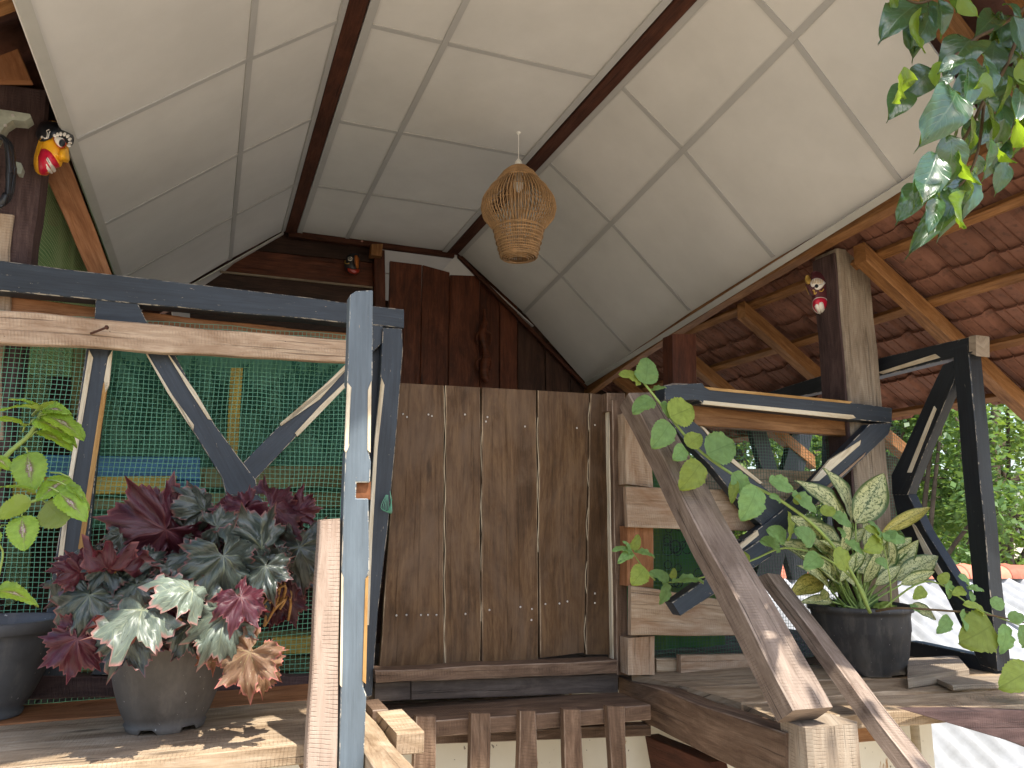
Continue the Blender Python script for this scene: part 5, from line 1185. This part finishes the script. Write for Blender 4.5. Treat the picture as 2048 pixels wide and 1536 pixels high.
mY = simple('yellow_mask_paint', (.78, .38, .015), .4, .5, nscale=30, namt=.12)
mR = simple('crimson_mask_paint', (.48, .008, .035), .4, .5, nscale=30, namt=.1)
mWh = simple('white_mask_paint', (.75, .70, .62), .4, .5)
mK = simple('black_mask_paint', (.012, .015, .02), .4, .5)
mM = simple('maroon_mask_paint', (.085, .020, .024), .5, .4, nscale=30, namt=.15)
mO = simple('orange_mask_paint', (.42, .12, .02), .45, .4)
mG = simple('gold_line_paint', (.50, .30, .06), .4, .5)
mRed = simple('red_line_paint', (.42, .03, .01), .4, .5)
def ell(cx, cy, rx, ry, n=12, rot=0): return [(cx + rx * math.cos(a) * math.cos(rot) - ry * math.sin(a) * math.sin(rot), cy + rx * math.cos(a) * math.sin(rot) + ry * math.sin(a) * math.cos(rot)) for a in [i * 6.2832 / n for i in range(n)]]
def yq(x, y): return (x / 6.98, 200 + y / 6.98)
Q = lambda l: [yq(*p) for p in l]
feats = [
 ('sp', 'hair', Q([(555, 575), (500, 500), (520, 400), (560, 320), (660, 292), (820, 320), (960, 420), (1030, 520), (1025, 610), (980, 640), (960, 620), (930, 520), (850, 470), (740, 500), (700, 545), (620, 578)]), mK, .004, .016),
 ('sp', 'nose', Q([(830, 700), (880, 670), (940, 690), (972, 800), (960, 862), (900, 872), (850, 850), (815, 790)]), mY, .006, .032),
 ('sp', 'lips', Q([(535, 780), (560, 700), (620, 678), (700, 720), (770, 810), (835, 930), (760, 960), (690, 1030), (620, 1052), (560, 1030), (535, 940)]), mR, .002, .008),
 ('sp', 'upper_teeth', Q([(625, 800), (655, 775), (700, 840), (745, 910), (785, 985), (740, 1008), (700, 940), (650, 860)]), mWh, .006, .006),
 ('sp', 'lower_teeth', Q([(615, 830), (640, 850), (680, 930), (735, 1012), (715, 1030), (660, 990), (625, 910)]), mWh, .006, .004),
 ('sp', 'eye_rim', Q([(742, 530), (790, 500), (870, 505), (915, 550), (925, 620), (890, 668), (840, 675), (780, 620)]), mRed, .014, .004),
 ('sp', 'eyeball', Q([(756, 535), (800, 515), (865, 525), (900, 570), (900, 630), (850, 662), (800, 625), (770, 585)]), mWh, .018, .008),
 ('sp', 'pupil', Q(ell(868, 600, 46, 54)), mK, .028, .003),
 ('sp', 'cheek', Q([(480, 900), (500, 720), (560, 600), (600, 600), (540, 720), (520, 860), (540, 1000), (500, 990)]), mY, .0015, .003),
 ('line', 'gum_line', Q([(640, 790), (690, 880), (740, 1000)]), mK, .0008),
 ('line', 'hair_squiggle', Q([(600, 520), (650, 530), (660, 460), (650, 430), (690, 412)]), mWh, .0012),
 ('line', 'hair_squiggle', Q([(615, 540), (670, 530), (685, 465), (700, 440)]), mWh, .0012),
 ('sp', 'hair_dot', Q(ell(585, 517, 20, 18, 8)), mWh, .018, .003),
 ('line', 'nose_line', Q([(900, 660), (935, 700), (950, 760)]), mK, .0008),
 ('line', 'nose_line', Q([(850, 750), (870, 720), (895, 760), (870, 800)]), mRed, .0008)]
for (x, y) in ((765, 498), (805, 482), (848, 474), (900, 480), (945, 505), (975, 548), (978, 600), (960, 640)):
    feats.append(('sp', 'eyelash', Q(ell(x, y, 23, 30, 8, math.atan2(y - 600, x - 850) + 1.57)), mWh, .024, .005))
mask('carved_mask', Q([(480, 960), (470, 830), (500, 690), (540, 560), (560, 400), (650, 300), (800, 310), (950, 420), (1010, 560), (960, 640), (960, 860), (880, 870), (850, 930), (760, 960), (660, 1050), (540, 1035)]), 2.69, .075, mY,
     'yellow-faced carved mask with black hair and bared teeth on the left post', feats)
def rq(x, y): return (1560 + x / 7.68, 500 + y / 7.68)
Q2 = lambda l: [rq(*p) for p in l]
feats = [
 ('sp', 'brow', Q2([(480, 560), (465, 500), (500, 450), (570, 430), (640, 450), (690, 500), (640, 520), (560, 520), (520, 570)]), mWh, .002, .008),
 ('sp', 'eyeball', Q2([(530, 580), (560, 520), (630, 520), (700, 500), (660, 560), (610, 605), (560, 610)]), mWh, .004, .006),
 ('sp', 'pupil', Q2(ell(562, 555, 28, 30)), mK, .010, .003),
 ('sp', 'lips', Q2([(495, 800), (540, 740), (630, 722), (710, 745), (740, 810), (730, 880), (670, 940), (600, 980), (540, 950), (500, 880)]), mWh, .0015, .003),
 ('sp', 'mouth', Q2([(500, 805), (545, 750), (630, 732), (700, 752), (728, 815), (715, 875), (660, 930), (600, 970), (545, 940), (508, 880)]), mR, .003, .004),
 ('sp', 'upper_teeth', Q2([(530, 870), (585, 830), (625, 960), (600, 980)]), mWh, .007, .005),
 ('sp', 'lower_teeth', Q2([(595, 825), (660, 805), (680, 915), (635, 965)]), mWh, .007, .005),
 ('sp', 'nose', Q2([(400, 560), (440, 530), (500, 620), (520, 690), (470, 700), (430, 650)]), mM, .002, .03),
 ('sp', 'crest', Q2([(385, 440), (410, 385), (450, 395), (475, 470), (460, 520), (400, 520)]), mG, .0, .012),
 ('line', 'gold_scroll', Q2([(490, 690), (490, 630), (520, 620), (530, 680), (560, 650)]), mG, .003),
 ('line', 'gold_scroll', Q2([(600, 625), (640, 635), (670, 600)]), mG, .0026),
 ('line', 'gold_scroll', Q2([(400, 560), (420, 620), (450, 680)]), mG, .003),
 ('line', 'ear_scroll', Q2([(740, 505), (765, 515), (765, 560), (795, 575)]), mG, .0012)]
for k in range(7): feats.append(('line', 'brow_line', Q2([(500 + k * 24, 520 - 10 * math.sin(k / 2)), (488 + k * 27, 465 - 22 * math.sin(k / 2.2))]), mG, .0012))
mk_x = xc - .016
mask('carved_mask', Q2([(490, 340), (640, 305), (755, 320), (775, 470), (830, 520), (820, 600), (850, 720), (840, 860), (780, 950), (610, 990), (500, 900), (480, 700), (400, 600), (395, 480), (470, 420)]), W(1625, 570, X=mk_x).y - .02, .06, mM,
     'maroon carved mask with gold scrolls and buck teeth on the grey corner post', feats)
def kq(x, y): return (600 + x / 9.035, 450 + y / 9.035)
Q3 = lambda l: [kq(*p) for p in l]
mask('carved_mask', Q3([(820, 640), (850, 560), (930, 520), (1010, 515), (1075, 560), (1080, 700), (1075, 830), (1000, 900), (900, 890), (840, 830), (800, 720)]), 5.15, .09, mK,
     'small dark carved mask with orange nose on the red-brown boards inside', [
 ('sp', 'eye_ring', Q3(ell(905, 610, 44, 42)), mWh, .002, .006), ('sp', 'eyeball', Q3(ell(905, 610, 30, 28)), mK, .006, .004), ('sp', 'pupil', Q3(ell(905, 610, 12, 12)), mWh, .012, .002),
 ('sp', 'nose', Q3([(985, 560), (1030, 550), (1070, 620), (1055, 780), (1020, 790), (985, 680)]), mO, .002, .05),
 ('sp', 'lips', Q3([(860, 780), (960, 800), (1060, 800), (1070, 850), (1000, 890), (920, 880), (870, 830)]), mRed, .004, .015),
 ('sp', 'mouth', Q3([(910, 810), (980, 815), (1020, 850), (960, 860)]), simple('pink_mask_paint', (.6, .2, .2), .4), .018, .005),
 ('line', 'cheek_line', Q3([(820, 640), (815, 680), (850, 700), (890, 690)]), mG, .004)])

# ------------------------------------------------------------------ lamp bracket and cable coil at the left edge
cb_ = thing('metal_bracket', W(20, 240, Y=2.6), 'grey-green metal bracket screwed to the left post above the cable coil', 'bracket')
ppr('arm', [(-20, 216), (25, 222), (60, 228), (62, 234), (50, 242), (25, 240), (10, 250), (-20, 300)], 2.585, .05, M['bracket'], cb_)
ppr('lip', [(28, 322), (42, 326), (46, 336), (42, 348), (34, 346), (28, 330)], 2.66, .03, M['bracket'], cb_)
for x, y in ((26, 232), (11, 252)): 
    q = W(x, y, Y=2.583); MB().tube([q, q + V((0, -.006, 0))], .0045, 8).build('screw', M['nailhead'], cb_)
cc = MB()
for k in range(15):
    ox = k * 2.2; rr = 20 + 1.3 * k + rnd.uniform(-3, 3)
    cc.tube(smoothpath([W(-2 + rr * math.cos(a) * .85 + yj(2), 335 + 62 * math.sin(a) + (14 if math.sin(a) > 0 else 0) + yj(3), Y=2.56 + .05 * (k / 15) + .006 * math.sin(a * 2 + k)) for a in [i * 6.2832 / 10 for i in range(11)]], 3), .0052, 7, False)
cc.tube(smoothpath([W(12, 388, Y=2.56), W(4, 405, Y=2.56), W(-4, 412, Y=2.57)], 3), .01, 7)
cc.build('cable_coil', M['blackrub'], None, smooth=True, label='coil of shiny black cable hanging from the bracket at the left edge', cat='cable')

# ------------------------------------------------------------------ pipe on the right lower wall
MB().tube([(W(1828, 1440, Y=2.3).x, 2.3, -.64), (W(1828, 1440, Y=2.3).x, 2.3, -3.2)], .016, 12).build('water_pipe', M['cream'], None, smooth=True, uv=True, label='cream plastic pipe running down the wall under the right shelf', cat='pipe')
MB().box((1.72, 2.36, G), (2.68, 2.44, -.66)).build('lower_wall', M['wall'], label='cream wall under the right plant shelf', cat='wall')

# ------------------------------------------------------------------ neighbouring roof, right
nbh = thing('neighbour_house', hd * 7.5 + rt * 5 + V((0, 0, G)), 'neighbouring low house at right with white corrugated roof and red ridge tiles', 'house')
R0 = hd * 8.2 + V((0, 0, -.55)); eave = hd * -4.9 + V((0, 0, -1.35))
for k in range(8):
    p0 = R0 + rt * (1.2 + k * 1.06) + eave
    ribbed('corrugated_sheet', p0 + V((0, 0, .006 * (k % 2))), rt * 1.08, -eave, 56, 1, .154, .034, .006, M['white_sheet'], nbh)
    p0 = R0 + rt * (1.2 + k * 1.06)
    ribbed('corrugated_sheet', p0, rt * 1.08, hd * 4 + V((0, 0, -1.0)), 56, 1, .154, .034, .006, M['white_sheet'], nbh)
for k in range(20):
    p0 = R0 + rt * (1.2 + k * .43) + V((0, 0, .02)); vs = []; fs = []; n = 10
    for s, fl_ in ((0, 1.0), (.06, 1.12), (.10, 1.0), (.44, .96)):
        for i in range(n + 1):
            a = math.pi * i / n; rr = .16 * fl_; vs.append(p0 + rt * s + hd * (-math.cos(a) * rr * 1.25) + V((0, 0, math.sin(a) * rr * .8 - .03)))
    for r in range(3):
        for i in range(n): fs.append((r * (n + 1) + i, r * (n + 1) + i + 1, (r + 1) * (n + 1) + i + 1, (r + 1) * (n + 1) + i))
    mk('ridge_tile', vs, fs, M['ridge'], nbh, smooth=True)
c0 = R0 + rt * 1.5 + eave * .92; 
wv = [R0 + rt * 1.4 + eave * .93, R0 + rt * 9 + eave * .93, R0 + rt * 9 + hd * 3.6, R0 + rt * 1.4 + hd * 3.6]
vs = [V((p.x, p.y, G)) for p in wv] + [V((p.x, p.y, -2.0)) for p in wv]
mk('wall', vs, [(0, 1, 5, 4), (1, 2, 6, 5), (2, 3, 7, 6), (3, 0, 4, 7)], M['wall'], nbh)

# ------------------------------------------------------------------ trees behind
def foliage_mat(name, a, b_):
    m, nt, b = newmat(name, .5, .4); h = N(nt)
    r = h.n('ShaderNodeNewGeometry').outputs['Random Per Island']; c = h.ramp(r, [(.0, a), (1., b_)]); h.l(c, b.inputs['Base Color'])
    tr = h.n('ShaderNodeBsdfTranslucent'); h.l(h.mix(.5, c, (.30, .42, .03)), tr.inputs[0]); mx = h.n('ShaderNodeMixShader'); mx.inputs[0].default_value = .4
    h.l(b.outputs[0], mx.inputs[1]); h.l(tr.outputs[0], mx.inputs[2]); h.l(mx.outputs[0], nt.nodes['Material Output'].inputs[0]); return m
FM = [foliage_mat('mid_green_foliage', (.045, .10, .03), (.11, .20, .055)), foliage_mat('yellow_green_foliage', (.08, .13, .025), (.17, .25, .05)), foliage_mat('dark_green_foliage', (.025, .06, .022), (.06, .11, .035))]
def tree(cx, cy, zc, R, Hh, n, leaf, mat, label, seed):
    r_ = random.Random(seed); t = thing('broadleaf_tree', (cx, cy, G), label, 'tree', 'trees behind the neighbouring roof')
    top = V((cx, cy, zc)); br = MB(); sp = smoothpath([(cx, cy, G), (cx + .2, cy, G + 1.5), (cx - .1, cy + .1, zc - Hh * .4), (cx + .1, cy, zc + Hh * .5)], 4)
    br.tube(sp, [.20 * (1 - .75 * i / len(sp)) for i in range(len(sp))], 8); clumps = []
    for k in range(26):
        u = V((r_.gauss(0, 1), r_.gauss(0, 1), r_.gauss(0, 1))).normalized() * r_.uniform(.45, 1); e = top + V((u.x * R, u.y * R, u.z * Hh)); s = sp[min(len(sp) - 1, int(r_.uniform(.35, .95) * len(sp)))]
        if k < 16: q = smoothpath([s, s.lerp(e, .5) + V((0, 0, .15)), e], 4); br.tube(q, [.05 * (1 - .8 * i / len(q)) for i in range(len(q))], 5)
        clumps.append((e, r_.uniform(.35, .75) * R * .55))
    br.build('trunk', M['bark'], t, smooth=True)
    vs = []; fs = []
    for k in range(n):
        e, cr = clumps[r_.randrange(len(clumps))]; d = V((r_.gauss(0, 1), r_.gauss(0, 1), r_.gauss(0, 1) * .7)).normalized() * cr * r_.random() ** .4
        c = e + d; ax = V((r_.gauss(0, 1), r_.gauss(0, 1), r_.gauss(-.3, .6))).normalized(); nn = (V((r_.gauss(0, .6), r_.gauss(0, .6), 1))).normalized(); sd_ = ax.cross(nn).normalized()
        l = leaf * r_.uniform(.7, 1.3); w = l * .28; o = len(vs)
        vs += [c, c + ax * l * .5 + sd_ * w, c + ax * l, c + ax * l * .5 - sd_ * w]; fs.append((o, o + 1, o + 2, o + 3))
    mk('crown', vs, fs, mat, t, kind='stuff')
def gp(f, l): return hd * f + rt * l
for i, (f, l, zc, R, Hh, n, lf, m_, lab) in enumerate((
    (10.5, 5.2, .5, 1.9, 1.7, 9000, .11, 0, 'mid green leafy tree rising straight behind the red ridge tiles'),
    (12.0, 7.6, .9, 2.2, 2.2, 9000, .12, 1, 'yellow-green tree at the right edge behind the white roof'),
    (15.0, 5.6, 1.2, 2.6, 2.4, 9000, .13, 2, 'dark green tree farther back between the railing posts'),
    (11.5, 3.4, .6, 1.7, 1.6, 6000, .11, 1, 'light green tree seen through the fine netting and beside the corner post'),
    (17.0, 10.0, 1.5, 3.2, 3.0, 9000, .15, 0, 'large tree at far right behind the others'),
    (18.0, 2.0, 1.2, 3.0, 2.6, 7000, .15, 0, 'tree far back seen only through the right-hand netting'))):
    q = gp(f, l); tree(q.x, q.y, zc, R, Hh, n, lf, FM[m_], lab, 40 + i)
print('objects', len(bpy.data.objects))
